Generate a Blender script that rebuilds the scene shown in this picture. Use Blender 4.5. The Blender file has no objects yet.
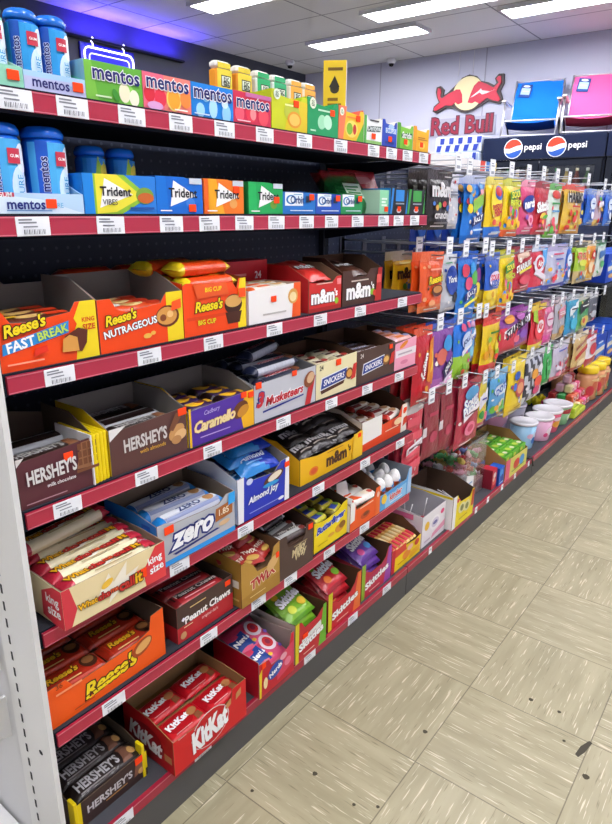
import bpy, math, random
from mathutils import Vector, Matrix, Euler
RN = random.Random(11)
SC = bpy.context.scene
COL = SC.collection
V3 = Vector
PI = math.pi

# ------------------------------------------------------------------ materials
_M = {}
def lin(c):
    return c/12.92 if c <= .04045 else ((c+.055)/1.055)**2.4
def hexc(h):
    h = h.lstrip('#'); h = ''.join(2*q for q in h) if len(h) == 3 else h
    return tuple(lin(int(h[i:i+2], 16)/255) for i in (0, 2, 4)) + (1,)
def nm(name):
    m = bpy.data.materials.new(name); m.use_nodes = True
    return m, m.node_tree.nodes, m.node_tree.links, m.node_tree.nodes['Principled BSDF']
def mat(spec):
    """'#rrggbb' printed card, '#rrggbb/foil', '/plast', '/metal', '/clear', '/film', '/matte', '/emit5'"""
    if not isinstance(spec, str): return spec
    if spec in _M: return _M[spec]
    col, _, kind = spec.partition('/')
    kind = kind or 'card'
    m, N, L, b = nm(kind + '_' + col.lstrip('#'))
    c = hexc(col)
    b.inputs['Base Color'].default_value = c
    def bump(scale, stren, dist=.001, detail=2):
        t = N.new('ShaderNodeTexCoord'); n = N.new('ShaderNodeTexNoise'); u = N.new('ShaderNodeBump')
        n.inputs['Scale'].default_value = scale; n.inputs['Detail'].default_value = detail
        u.inputs['Strength'].default_value = stren; u.inputs['Distance'].default_value = dist
        L.new(t.outputs['Object'], n.inputs['Vector']); L.new(n.outputs['Fac'], u.inputs['Height'])
        L.new(u.outputs['Normal'], b.inputs['Normal'])
    if kind == 'card':
        b.inputs['Roughness'].default_value = .42; b.inputs['Specular IOR Level'].default_value = .35
        bump(160, .05)
    elif kind == 'matte':
        b.inputs['Roughness'].default_value = .85; b.inputs['Specular IOR Level'].default_value = .2
        bump(220, .15)
    elif kind == 'foil':
        b.inputs['Roughness'].default_value = .3; b.inputs['Specular IOR Level'].default_value = .6
        bump(75, .55, .004)
    elif kind == 'plast':
        b.inputs['Roughness'].default_value = .22; bump(40, .03)
    elif kind == 'metal':
        b.inputs['Roughness'].default_value = .35; b.inputs['Metallic'].default_value = .85; bump(90, .03)
    elif kind.startswith('emit'):
        b.inputs['Emission Color'].default_value = c
        b.inputs['Emission Strength'].default_value = float(kind[4:])
    elif kind in ('clear', 'film'):
        t = N.new('ShaderNodeBsdfTransparent'); g = N.new('ShaderNodeMixShader'); lw = N.new('ShaderNodeLayerWeight')
        mp = N.new('ShaderNodeMapRange'); lw.inputs['Blend'].default_value = .35
        mp.inputs['To Min'].default_value = .05 if kind == 'clear' else .25
        mp.inputs['To Max'].default_value = .4 if kind == 'clear' else .65
        L.new(lw.outputs['Facing'], mp.inputs['Value']); L.new(mp.outputs['Result'], g.inputs['Fac'])
        t.inputs['Color'].default_value = tuple(.5+.5*x for x in c[:3]) + (1,)
        b.inputs['Roughness'].default_value = .12
        if kind == 'film': bump(60, .6, .004)
        gl = N.new('ShaderNodeBsdfGlossy'); gl.inputs['Roughness'].default_value = .08; gl.inputs['Color'].default_value = (.9, .93, .95, 1)
        L.new(t.outputs[0], g.inputs[1]); L.new((gl if kind == 'clear' else b).outputs[0], g.inputs[2])
        L.new(g.outputs[0], N['Material Output'].inputs['Surface'])
    _M[spec] = m
    return m

# ------------------------------------------------------------------ text geometry
_T = {}
def tgeo(s, shear=0., bold=0., sp=1.):
    k = (s, shear, bold, sp)
    if k not in _T:
        cu = bpy.data.curves.new('lettering', 'FONT')
        cu.body = s; cu.shear = shear; cu.offset = bold; cu.space_character = sp; cu.resolution_u = 2
        ob = bpy.data.objects.new('lettering', cu); me = ob.to_mesh()
        v = [(q.co.x, q.co.y) for q in me.vertices]; f = [tuple(p.vertices) for p in me.polygons]
        ob.to_mesh_clear(); bpy.data.objects.remove(ob); bpy.data.curves.remove(cu)
        _T[k] = (v, f)
    return _T[k]

# ------------------------------------------------------------------ frames to print on
class Fr:
    """flat frame: origin, u, v and outward normal; hf(a,b) is an optional surface height"""
    def __init__(s, o, u, v, n, hf=None):
        s.o, s.u, s.v, s.n, s.hf = V3(o), V3(u), V3(v), V3(n), hf
    def p(s, a, b, h):
        if s.hf: h += s.hf(a, b)
        return s.o + s.u*a + s.v*b + s.n*h
class Cyl:
    """frame wrapped round an upright cylinder, a runs round from the front (-y)"""
    def __init__(s, c, r, a0=0., k=0.): s.c, s.r, s.a0, s.k, s.hf = V3(c), r, a0, k, True
    def p(s, a, b, h):
        rr = s.r + s.k*b; t = a/s.r + s.a0
        return s.c + V3(((rr+h)*math.sin(t), -(rr+h)*math.cos(t), b))

def split(P, fs, lim):
    """cut flat triangles until their edges are short enough to follow a curved surface"""
    P = list(P); out = []; st = []
    for f in fs: st += [(f[0], f[i], f[i+1]) for i in range(1, len(f)-1)]
    while st:
        t = st.pop(); d = [math.dist(P[t[i]], P[t[(i+1) % 3]]) for i in range(3)]; k = d.index(max(d))
        if d[k] < lim: out.append(t); continue
        a, b, c = t[k], t[(k+1) % 3], t[(k+2) % 3]
        P.append(((P[a][0]+P[b][0])/2, (P[a][1]+P[b][1])/2)); n = len(P)-1
        st += [(a, n, c), (n, b, c)]
    return P, out
class M:
    def __init__(s): s.v = []; s.f = []; s.m = []; s.s = []; s.mats = []
    def mi(s, c):
        c = mat(c)
        if c not in s.mats: s.mats.append(c)
        return s.mats.index(c)
    def poly(s, pts, c, sm=False):
        i = len(s.v); s.v += [tuple(p) for p in pts]; s.f.append(tuple(range(i, i+len(pts)))); s.m.append(s.mi(c)); s.s.append(sm)
    def mesh(s, vs, fs, c, sm=False):
        i = len(s.v); s.v += [tuple(p) for p in vs]; k = s.mi(c)
        for f in fs: s.f.append(tuple(i+q for q in f)); s.m.append(k); s.s.append(sm)
    def grid(s, fn, nu, nv, c, sm=True, wrap=False):
        """fn(i/nu, j/nv) -> point; c a spec or a function of the cell centre"""
        i = len(s.v)
        for j in range(nv+1):
            for k in range(nu+1): s.v.append(tuple(fn(k/nu, j/nv)))
        for j in range(nv):
            for k in range(nu):
                a = i+j*(nu+1)+k
                s.f.append((a, a+1, a+nu+2, a+nu+1)); s.m.append(s.mi(c((k+.5)/nu, (j+.5)/nv) if callable(c) else c)); s.s.append(sm)
    def box(s, x0, x1, y0, y1, z0, z1, c, front=None, left=None, top=None, right=None):
        P = [(x, y, z) for z in (z0, z1) for y in (y0, y1) for x in (x0, x1)]
        for f, k in (((0,1,5,4), front), ((2,0,4,6), left), ((4,5,7,6), top), ((1,3,7,5), right), ((3,2,6,7), None), ((1,0,2,3), None)):
            s.poly([P[q] for q in f], k or c)
    def rbox(s, x0, x1, y0, y1, z0, z1, c, r=.004):
        """box with bevelled vertical and top edges"""
        def ring(i, z): return [(x0+i+r, y0+i, z), (x1-i-r, y0+i, z), (x1-i, y0+i+r, z), (x1-i, y1-i-r, z), (x1-i-r, y1-i, z), (x0+i+r, y1-i, z), (x0+i, y1-i-r, z), (x0+i, y0+i+r, z)]
        rs = [ring(r, z0), ring(0, z0+r), ring(0, z1-r), ring(r, z1)]
        for a, b in zip(rs, rs[1:]):
            for q in range(8): s.poly([a[q], a[(q+1) % 8], b[(q+1) % 8], b[q]], c)
        s.poly(rs[-1], c); s.poly(rs[0][::-1], c)
    def prism(s, pts, n, c, back=None, edge=None):
        """closed solid from a flat outline pushed along n (a vector); the outline side carries c"""
        n = V3(n); A = [V3(p) for p in pts]; B = [p+n for p in A]
        s.poly(A, c); s.poly(B[::-1], back or c)
        for i in range(len(A)):
            j = (i+1) % len(A); s.poly([A[j], A[i], B[i], B[j]], edge or back or c)
    def tube(s, path, r, c, n=6, sm=True):
        P = [V3(p) for p in path]; base = len(s.v); k = s.mi(c)
        for i, p in enumerate(P):
            d = (P[min(i+1, len(P)-1)] - P[max(i-1, 0)]).normalized()
            a = d.cross(V3((0, 0, 1)) if abs(d.z) < .9 else V3((1, 0, 0))).normalized(); b = d.cross(a)
            for q in range(n):
                t = 2*PI*q/n; s.v.append(tuple(p + (a*math.cos(t)+b*math.sin(t))*r))
        for i in range(len(P)-1):
            for q in range(n):
                a = base+i*n+q; b = base+i*n+(q+1) % n
                s.f.append((a, b, b+n, a+n)); s.m.append(k); s.s.append(sm)
        s.f.append(tuple(base+q for q in range(n))[::-1]); s.m.append(k); s.s.append(False)
        s.f.append(tuple(base+(len(P)-1)*n+q for q in range(n))); s.m.append(k); s.s.append(False)
    def lathe(s, prof, c, n=20, at=(0, 0, 0), sm=True, capb=True, capt=True):
        """prof: list of (r, z[, colour]) from the bottom up"""
        base = len(s.v); X, Y, Z = at
        for p in prof:
            for q in range(n):
                t = 2*PI*q/n; s.v.append((X+p[0]*math.cos(t), Y+p[0]*math.sin(t), Z+p[1]))
        for i in range(len(prof)-1):
            k = s.mi(prof[i][2] if len(prof[i]) > 2 else c)
            for q in range(n):
                a = base+i*n+q; b = base+i*n+(q+1) % n
                s.f.append((a, b, b+n, a+n)); s.m.append(k); s.s.append(sm)
        if capb: s.f.append(tuple(base+q for q in range(n))[::-1]); s.m.append(s.mi(c)); s.s.append(False)
        if capt:
            e = base+(len(prof)-1)*n; s.f.append(tuple(e+q for q in range(n))); s.m.append(s.mi(prof[-1][2] if len(prof[-1]) > 2 else c)); s.s.append(False)
    # ---- printing
    def fan(s, F, pts, c, h):
        n = len(pts); cx = sum(p[0] for p in pts)/n; cy = sum(p[1] for p in pts)/n
        R = 3
        vs = [F.p(cx, cy, h)]; fs = []
        for r in range(1, R+1):
            for p in pts: vs.append(F.p(cx+(p[0]-cx)*r/R, cy+(p[1]-cy)*r/R, h))
        for q in range(n): fs.append((0, 1+q, 1+(q+1) % n))
        for r in range(R-1):
            for q in range(n):
                a = 1+r*n+q; b = 1+r*n+(q+1) % n; fs.append((a, a+n, b+n, b))
        s.mesh(vs, fs, c)
    def text(s, F, t, a, b, w, c, h, hh=None, shear=0., bold=.02, rot=0., out=None, ow=.05, sp=1., mh=None):
        bold *= .6; ow *= .65
        v, f = tgeo(t, shear, bold, sp)
        x0 = min(p[0] for p in v); x1 = max(p[0] for p in v); y0 = min(p[1] for p in v); y1 = max(p[1] for p in v)
        kx = w/(x1-x0); ky = hh/(y1-y0) if hh else kx
        if mh and ky*(y1-y0) > mh: ky = mh/(y1-y0)
        cx, cy = (x0+x1)/2, (y0+y1)/2; cr, sr = math.cos(rot), math.sin(rot)
        for k, (tt, cc) in enumerate((((t, shear, bold+ow, sp), out), ((t, shear, bold, sp), c))):
            if cc is None: continue
            v, f = tgeo(*tt)
            Q = []
            for p in v:
                x, y = (p[0]-cx)*kx, (p[1]-cy)*ky
                Q.append((a+x*cr-y*sr, b+x*sr+y*cr))
            if F.hf: Q, f = split(Q, f, .007)
            s.mesh([F.p(x, y, h+k*.00022) for x, y in Q], f, cc)
    def prt(s, F, w, h, ops, l0=1, step=.0002):
        """print a list of drawing steps, in fractions of the panel's width and height"""
        L = l0*step
        for o in ops:
            L += step; k = o[0]
            if k == 'r':
                x0, z0, x1, z1 = o[1]*w, o[2]*h, o[3]*w, o[4]*h
                if F.hf: s.grid(lambda i, j: F.p(x0+(x1-x0)*i, z0+(z1-z0)*j, L), 8, 5, o[5], False)
                else: s.poly([F.p(x0, z0, L), F.p(x1, z0, L), F.p(x1, z1, L), F.p(x0, z1, L)], o[5])
            elif k == 'e':
                rot = o[6] if len(o) > 6 else 0; cr, sr = math.cos(rot), math.sin(rot)
                pts = []
                for q in range(18):
                    t = 2*PI*q/18; x, y = o[3]*w*math.cos(t), o[4]*h*math.sin(t)
                    pts.append((o[1]*w+x*cr-y*sr, o[2]*h+x*sr+y*cr))
                if F.hf: s.fan(F, pts, o[5], L)
                else: s.poly([F.p(x, y, L) for x, y in pts], o[5])
            elif k == 'p':
                pts = [(x*w, y*h) for x, y in o[1]]
                if F.hf: s.fan(F, pts, o[2], L)
                else: s.poly([F.p(x, y, L) for x, y in pts], o[2])
            elif k == 't':
                kw = dict(o[6]) if len(o) > 6 else {}
                if 'hh' in kw: kw['hh'] *= h
                if 'mh' in kw: kw['mh'] *= h
                s.text(F, o[1], o[2]*w, o[3]*h, o[4]*w, o[5], L, **kw); L += step
            elif k == 'l':   # lines of small print: x0,z0,x1,z1,count,colour
                n = o[5]
                for q in range(n):
                    z = o[2]+(o[4]-o[2])*(q+.2)/n; z2 = o[2]+(o[4]-o[2])*(q+.75)/n
                    x1 = o[3]-(o[3]-o[1])*(.25 if q % 2 else 0)
                    if F.hf: s.grid(lambda i, j: F.p((o[1]+(x1-o[1])*i)*w, (z+(z2-z)*j)*h, L), 6, 1, o[6], False)
                    else: s.poly([F.p(o[1]*w, z*h, L), F.p(x1*w, z*h, L), F.p(x1*w, z2*h, L), F.p(o[1]*w, z2*h, L)], o[6])
    def data(s, name):
        me = bpy.data.meshes.new(name)
        me.from_pydata(s.v, [], s.f)
        for m in s.mats: me.materials.append(m)
        me.polygons.foreach_set('material_index', s.m); me.polygons.foreach_set('use_smooth', s.s)
        me.update(); return me

def obj(name, m, parent=None, loc=(0, 0, 0), rot=(0, 0, 0), label=None):
    me = m.data(name) if isinstance(m, M) else m
    o = bpy.data.objects.new(name, me); COL.objects.link(o)
    o.location = loc; o.rotation_euler = rot
    if parent: o.parent = parent
    if label: o['label'] = label
    return o
def empty(name, loc=(0, 0, 0), rz=0.):
    o = bpy.data.objects.new(name, None); COL.objects.link(o); o.location = loc; o.rotation_euler = (0, 0, rz)
    o.empty_display_size = .02; return o
def tag(o, label, cat, group=None):
    o['label'] = label; o['category'] = cat
    if group: o['group'] = group
    return o
def struct(o): o['kind'] = 'structure'; return o
def dup(o, parent=None, loc=None, rot=None):
    c = o.copy(); COL.objects.link(c)
    if parent: c.parent = parent
    if loc is not None: c.location = loc
    if rot is not None: c.rotation_euler = rot
    for ch in list(o.children):
        d = ch.copy(); COL.objects.link(d); d.parent = c; d.matrix_parent_inverse = ch.matrix_parent_inverse
        for g in list(ch.children):
            e = g.copy(); COL.objects.link(e); e.parent = d
    return c
ORD = ['frontmost', 'second', 'third', 'fourth', 'fifth', 'sixth', 'seventh', 'eighth', 'ninth', 'tenth', 'eleventh', 'twelfth', 'thirteenth', 'fourteenth']
RZ = PI/2                                   # products face the aisle (+X), their width runs along +Y
# ================================================================== room
CEIL = 2.75; WY = 5.92; WXL = -4.35; WXR = 2.7; WYB = -3.2
def node(N, t, **k):
    n = N.new(t)
    for a, b in k.items(): setattr(n, a, b)
    return n
def mth(N, L, op, a, b=None, c=None):
    n = N.new('ShaderNodeMath'); n.operation = op
    for i, q in enumerate((a, b, c)):
        if q is None: continue
        if isinstance(q, (int, float)): n.inputs[i].default_value = q
        else: L.new(q, n.inputs[i])
    return n.outputs[0]
def floor_mat():
    m, N, L, b = nm('vinyl_tile')
    tc = N.new('ShaderNodeTexCoord'); sp = N.new('ShaderNodeSeparateXYZ'); L.new(tc.outputs['Object'], sp.inputs[0])
    u = mth(N, L, 'DIVIDE', sp.outputs[0], .3048); v = mth(N, L, 'DIVIDE', sp.outputs[1], .3048)
    fu = mth(N, L, 'FLOOR', u); fv = mth(N, L, 'FLOOR', v)
    par = mth(N, L, 'PINGPONG', mth(N, L, 'ADD', fu, fv), 1.)
    ru = mth(N, L, 'FRACT', u); rv = mth(N, L, 'FRACT', v)
    e = mth(N, L, 'MINIMUM', mth(N, L, 'MINIMUM', ru, mth(N, L, 'SUBTRACT', 1., ru)), mth(N, L, 'MINIMUM', rv, mth(N, L, 'SUBTRACT', 1., rv)))
    seam = mth(N, L, 'LESS_THAN', e, .0045)
    def streak(sx, sy, det, off):
        mp = N.new('ShaderNodeMapping'); mp.inputs['Scale'].default_value = (sx, sy, 1); mp.inputs['Location'].default_value = (off, off*2, 0)
        n = N.new('ShaderNodeTexNoise'); n.inputs['Scale'].default_value = 1; n.inputs['Detail'].default_value = det
        cb = N.new('ShaderNodeCombineXYZ')
        # every tile gets its own piece of the pattern
        L.new(mth(N, L, 'ADD', sp.outputs[0], mth(N, L, 'MULTIPLY', fv, 3.7)), cb.inputs[0])
        L.new(mth(N, L, 'ADD', sp.outputs[1], mth(N, L, 'MULTIPLY', fu, 2.3)), cb.inputs[1])
        L.new(cb.outputs[0], mp.inputs[0]); L.new(mp.outputs[0], n.inputs['Vector']); return n.outputs['Fac']
    def both(a, c, det, off):
        x = streak(a, c, det, off); y = streak(c, a, det, off+5)
        mx = N.new('ShaderNodeMix'); mx.data_type = 'FLOAT'
        L.new(par, mx.inputs[0]); L.new(x, mx.inputs[2]); L.new(y, mx.inputs[3]); return mx.outputs[0]
    light = both(12, 210, 2, 0); dark = both(13, 210, 2, 17); soft = both(3, 26, 3, 31)
    def ramp(x, lo, hi):
        r = N.new('ShaderNodeMapRange'); r.inputs['From Min'].default_value = lo; r.inputs['From Max'].default_value = hi; L.new(x, r.inputs['Value']); return r.outputs[0]
    def mix(f, a, c):
        n = N.new('ShaderNodeMix'); n.data_type = 'RGBA'
        L.new(f, n.inputs[0])
        for i, q in ((6, a), (7, c)):
            if isinstance(q, str): n.inputs[i].default_value = hexc(q)
            else: L.new(q, n.inputs[i])
        return n.outputs[2]
    c = mix(ramp(soft, .35, .68), '#9b9477', '#aea688')
    c = mix(mth(N, L, 'MULTIPLY', ramp(light, .615, .67), .85), c, '#d8cfb4')
    c = mix(mth(N, L, 'MULTIPLY', ramp(dark, .63, .71), .6), c, '#6d6449')
    c = mix(mth(N, L, 'MULTIPLY', seam, .6), c, '#4a4434')
    L.new(c, b.inputs['Base Color']); b.inputs['Roughness'].default_value = .33
    b.inputs['Specular IOR Level'].default_value = .35
    return m
def ceil_mat():
    m, N, L, b = nm('ceiling_tile')
    tc = N.new('ShaderNodeTexCoord'); sp = N.new('ShaderNodeSeparateXYZ'); L.new(tc.outputs['Object'], sp.inputs[0])
    u = mth(N, L, 'DIVIDE', mth(N, L, 'ADD', sp.outputs[0], 1.55), 1.2192); v = mth(N, L, 'DIVIDE', mth(N, L, 'SUBTRACT', sp.outputs[1], 5.92-.61*30), .6096)
    ru = mth(N, L, 'FRACT', u); rv = mth(N, L, 'FRACT', v)
    a = mth(N, L, 'LESS_THAN', mth(N, L, 'MINIMUM', ru, mth(N, L, 'SUBTRACT', 1., ru)), .006)
    c = mth(N, L, 'LESS_THAN', mth(N, L, 'MINIMUM', rv, mth(N, L, 'SUBTRACT', 1., rv)), .012)
    g = mth(N, L, 'MAXIMUM', a, c)
    n = N.new('ShaderNodeTexNoise'); n.inputs['Scale'].default_value = 120; n.inputs['Detail'].default_value = 4
    L.new(tc.outputs['Object'], n.inputs['Vector'])
    r = N.new('ShaderNodeValToRGB'); r.color_ramp.elements[0].color = hexc('#c6c6c8'); r.color_ramp.elements[1].color = hexc('#dededf')
    L.new(n.outputs['Fac'], r.inputs[0])
    mx = N.new('ShaderNodeMix'); mx.data_type = 'RGBA'; L.new(g, mx.inputs[0]); L.new(r.outputs[0], mx.inputs[6]); mx.inputs[7].default_value = hexc('#85858c')
    L.new(mx.outputs[2], b.inputs['Base Color']); b.inputs['Roughness'].default_value = .9
    return m
def wall_mat(col, name):
    m, N, L, b = nm(name)
    tc = N.new('ShaderNodeTexCoord'); n = N.new('ShaderNodeTexNoise'); n.inputs['Scale'].default_value = 1.3; n.inputs['Detail'].default_value = 5
    L.new(tc.outputs['Object'], n.inputs['Vector'])
    r = N.new('ShaderNodeValToRGB'); c = hexc(col)
    r.color_ramp.elements[0].color = tuple(x*.9 for x in c[:3])+(1,); r.color_ramp.elements[1].color = c
    L.new(n.outputs['Fac'], r.inputs[0]); L.new(r.outputs[0], b.inputs['Base Color']); b.inputs['Roughness'].default_value = .6
    return m
T = .1
m = M(); m.box(WXL-T, WXR+T, WYB-T, WY+T, -T, 0, floor_mat())
F = Fr((0, 0, 0), (1, 0, 0), (0, 1, 0), (0, 0, 1))
# scuffs and specks worn into the floor
m.fan(F, [(.614, .612), (.606, .614), (.594, .585), (.590, .553), (.598, .548), (.607, .572)], '#4a463c/matte', .0006)
for x, y, r in ((.521, .664, .005), (.45, .662, .006), (.627, .503, .008), (.558, .577, .004), (.142, .136, .006), (.254, .125, .004), (.297, .152, .004), (.282, .397, .006), (.06, .017, .004)):
    m.fan(F, [(x+r*math.cos(q)*(1+.3*math.sin(3*q)), y+r*math.sin(q)) for q in [2*PI*i/8 for i in range(8)]], '#4d483a/matte', .0005)
fl = struct(obj('floor', m))
m = M(); m.box(WXL-T, WXR+T, WYB-T, WY+T, CEIL, CEIL+T, ceil_mat()); struct(obj('ceiling', m))
pale = wall_mat('#c3c5d8', 'painted_wall'); darkw = wall_mat('#3d404f', 'dark_painted_wall')
m = M(); m.box(WXL-T, WXR+T, WY, WY+T, 0, CEIL, pale)
for x in (-3.3, -2.08, -.86, .36): m.box(x-.006, x+.006, WY-.002, WY, 0, CEIL, '#9a9cae')
struct(obj('wall_back', m))
m = M(); m.box(WXL-T, WXL, WYB-T, WY+T, 0, CEIL, darkw); struct(obj('wall_left', m))
m = M(); m.box(WXR, WXR+T, WYB-T, WY+T, 0, CEIL, pale); struct(obj('wall_right', m))
m = M(); m.box(WXL-T, WXR+T, WYB-T, WYB, 0, CEIL, pale); struct(obj('wall_front', m))

# ---- ceiling troffers
LIGHT = 15.; EXPO = 1.3
def troffer(x, y, label, lx=1.2, ly=.3):
    t = empty('ceiling_light', (x, y, CEIL)); tag(t, label, 'ceiling light', 'fluorescent ceiling lights')
    m = M(); w = .022; z0, z1 = -.03, -.0005
    for a in ((0, lx, 0, w), (0, lx, ly-w, ly), (0, w, w, ly-w), (lx-w, lx, w, ly-w)): m.box(*a, z0, z1, '#dcdde0/plast')
    obj('light_frame', m, t)
    m = M(); m.box(w, lx-w, w, ly-w, -.024, -.008, '#fbfaff/emit%.1f' % LIGHT); obj('diffuser', m, t)
LIGHT = 15.; EXPO = 1.3
for x, y, lb in ((-3.42, 4.7, 'bright rectangular ceiling light straight above the yellow carton, nearest the left wall'),
                 (-2.45, 4.16, 'bright ceiling light at the top edge, between the two other long panels'),
                 (-1.5, 4.7, 'bright ceiling light above the blue folding chair, at the top right'),
                 (-3.42, 3.17, 'bright ceiling light cut by the top edge beside the blue glow'),
                 (.5, 3.2, 'ceiling light above the middle of the aisle'), (.5, 1.5, 'ceiling light above the aisle beside the hanging bags'),
                 (.5, -.2, 'ceiling light above the aisle beside the candy boxes'), (.5, -1.9, 'ceiling light above the near end of the aisle'),
                 (-1.2, 2.2, 'ceiling light above the back of the shelving'),
                 (.5, 4.8, 'ceiling light in front of the drinks coolers'), (-1.2, -1.5, 'ceiling light left of the near end of the shelving')):
    troffer(x, y, lb)

# ---- small cameras on the ceiling
for i, (x, y, lb) in enumerate(((-4.05, 5.25, 'small round security camera on the ceiling in the dark corner'), (-3.1, 5.8, 'small white security camera where ceiling meets the pale wall'))):
    t = empty('security_camera', (x, y, CEIL)); tag(t, lb, 'security camera', 'security cameras')
    m = M(); m.lathe([(.0, -.05), (.035, -.045), (.05, -.025), (.05, 0)], '#dfe0e6/plast', 14); obj('housing', m, t)
    m = M(); m.lathe([(.0, -.075), (.02, -.07), (.03, -.045)], '#14141c/plast', 12); obj('lens_dome', m, t)

# ---- blue neon sign on the dark wall
t = empty('neon_sign', (WXL, 3.085, 2.335), RZ); tag(t, 'glowing blue and white neon sign in a rounded frame on the dark wall', 'neon sign')
m = M(); m.rbox(-.28, .28, -.02, -.0005, -.2, .2, '#2422c8/plast'); obj('backing_board', m, t)
def rr(w, h, r, y, z0=0.):
    P = []
    for cx, cz, a in ((w-r, h-r, 0), (-w+r, h-r, 1), (-w+r, -h+r, 2), (w-r, -h+r, 3)):
        for q in range(5):
            k = (a+q/4)*PI/2; P.append((cx+r*math.cos(k), y, z0+cz+r*math.sin(k)))
    return P+[P[0]]
m = M(); m.tube(rr(.25, .165, .05, -.035), .007, '#dcd8ff/emit2.2'); obj('outer_tube', m, t)
m = M(); m.tube(rr(.205, .12, .03, -.035), .005, '#b4b0ff/emit1.6'); obj('inner_tube', m, t)
m = M()
for x in (-.13, -.05, .03, .11): m.tube([(x, -.03, -.02), (x+.015, -.03, .04), (x+.035, -.03, .0), (x+.05, -.03, .05)], .0045, '#dcd8ff/emit2')
obj('neon_squiggles', m, t)
for x in (-.16, .16):
    m = M(); m.tube([(x, -.03, .165), (x, -.03, .2), (x-.022, -.03, .222), (x, -.03, .245), (x+.022, -.03, .222)], .005, '#dcd8ff/emit2'); obj('neon_hook', m, t)
m = M(); m.box(-.5, .85, -.06, -.0005, .215, .23, '#20222c/matte'); obj('added_lamp_bar', m, t)  # bar invented to carry the added upward lamps
# added area lamps, aimed up, stand in for the sign's blue glow
for k, (dy, pw) in enumerate(((-.1, 3.4), (.55, 3.4))):
    ld = bpy.data.lights.new('added_blue_glow', 'AREA'); ld.shape = 'RECTANGLE'; ld.size = .5; ld.size_y = .06; ld.energy = pw; ld.color = (.06, .03, 1.)
    lo = bpy.data.objects.new('added_blue_glow', ld); COL.objects.link(lo); lo.location = (WXL+.1, 3.085+dy, 2.575); lo.rotation_euler = (PI, 0, RZ)
# ================================================================== shelving run
XB = -.40                      # face of the pegboard
XL = -.047                     # front edge of the shelf boards
SEAM = [-.345, .874, 2.093, 3.312, 4.531]
def peg_mat():
    m, N, L, b = nm('pegboard')
    tc = N.new('ShaderNodeTexCoord'); sp = N.new('ShaderNodeSeparateXYZ'); L.new(tc.outputs['Object'], sp.inputs[0])
    def d(o): return mth(N, L, 'SUBTRACT', mth(N, L, 'FRACT', mth(N, L, 'DIVIDE', o, .0254)), .5)
    a = d(sp.outputs[1]); c = d(sp.outputs[2])
    r = mth(N, L, 'ADD', mth(N, L, 'MULTIPLY', a, a), mth(N, L, 'MULTIPLY', c, c))
    h = mth(N, L, 'LESS_THAN', r, .016)
    mx = N.new('ShaderNodeMix'); mx.data_type = 'RGBA'; L.new(h, mx.inputs[0]); mx.inputs[6].default_value = hexc('#262e44'); mx.inputs[7].default_value = hexc('#4a5266')
    L.new(mx.outputs[2], b.inputs['Base Color']); b.inputs['Roughness'].default_value = .5
    return m
PEG = peg_mat(); BLK = '#1b202c/matte'; RED = '#a3263c/plast'; RED_GLINT = '#cf6475/plast'; KICK = '#5a5855/matte'
BAYL = ['black pegboard back behind the boxed candy and gum', 'black pegboard back behind the hanging bags next to the boxed candy',
        'black pegboard back behind the hanging bags towards the far end', 'black back panel at the far end behind the blue packs']
BASL = ['black base with red edge under the lowest candy cartons, nearest the camera', 'black base with red edge under the white lollipop box and clear bin', 'black base with red edge under the round tubs', 'black base with red edge at the far end under the lidded jars']
for i in range(4):
    y0, y1 = SEAM[i]+.0015, SEAM[i+1]-.0015; W = y1-y0; zt = 1.355 if i < 3 else 1.25
    g = empty('gondola_back', (0, y0, 0)); tag(g, BAYL[i], 'shelving', 'shelving backs')
    m = M(); m.box(XB-.03, XB, 0, W, 0, zt, PEG); obj('back_panel', m, g)
    for yy in (0, W-.012):
        m = M(); m.box(XB, XB+.018, yy, yy+.012, .0, zt, BLK)
        for k in range(24): m.box(XB+.018, XB+.0184, yy+.004, yy+.008, .15+.05*k, .175+.05*k, '#000000/matte')
        obj('upright', m, g)
    if i in (1, 2):
        m = M(); m.box(XB-.12, XB+.015, 0, W, zt+.001, zt+.014, '#c9ccd6/metal'); obj('top_cap', m, g)
    g = empty('base_unit', (0, y0, 0)); tag(g, BASL[i], 'shelving base', 'shelving bases')
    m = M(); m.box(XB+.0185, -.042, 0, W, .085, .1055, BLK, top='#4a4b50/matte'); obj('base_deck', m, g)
    m = M(); m.box(-.042, -.034, .001, W-.001, .082, .107, RED); m.box(-.0342, -.0335, .001, W-.001, .103, .1052, RED_GLINT); obj('price_channel', m, g)  # thin paler strip is a painted highlight on the red channel
    m = M(); m.box(-.06, -.036, .001, W-.001, 0, .084, KICK); obj('kick_plate', m, g)
    for yy in (.0, W-.02):
        m = M(); m.box(XB+.0185, -.06, yy, yy+.02, 0, .084, BLK); obj('base_foot', m, g)
# clip hanging on the base edge near the tubs
m = M(); m.tube([(-.075, 2.03, .1105), (-.03, 2.06, .1125), (-.028, 2.066, .095), (-.028, 2.08, .07)], .004, '#15151a/plast'); c = obj('cable_clip', m)
tag(c, 'short black cable hooked over the red base edge near the tubs', 'cable')
ZS = {1: 1.3535, 2: 1.199, 3: .989, 4: .781, 5: .573, 6: .374}
SN = {1: 'top shelf', 2: 'second shelf', 3: 'third shelf', 4: 'fourth shelf', 5: 'fifth shelf', 6: 'sixth shelf', 7: 'base shelf'}
SL = {1: 'black shelf with red edge carrying mint boxes, topmost of the run', 2: 'black shelf with red edge carrying gum packs and blue gum bottles',
      3: 'black shelf with red edge carrying the orange peanut butter candy cartons', 4: 'black shelf with red edge carrying brown cartons and a purple one',
      5: 'black shelf with red edge carrying the silver-blue and cream cartons', 6: 'black shelf with red edge carrying the gold and dark red cartons, lowest above the base'}
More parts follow.
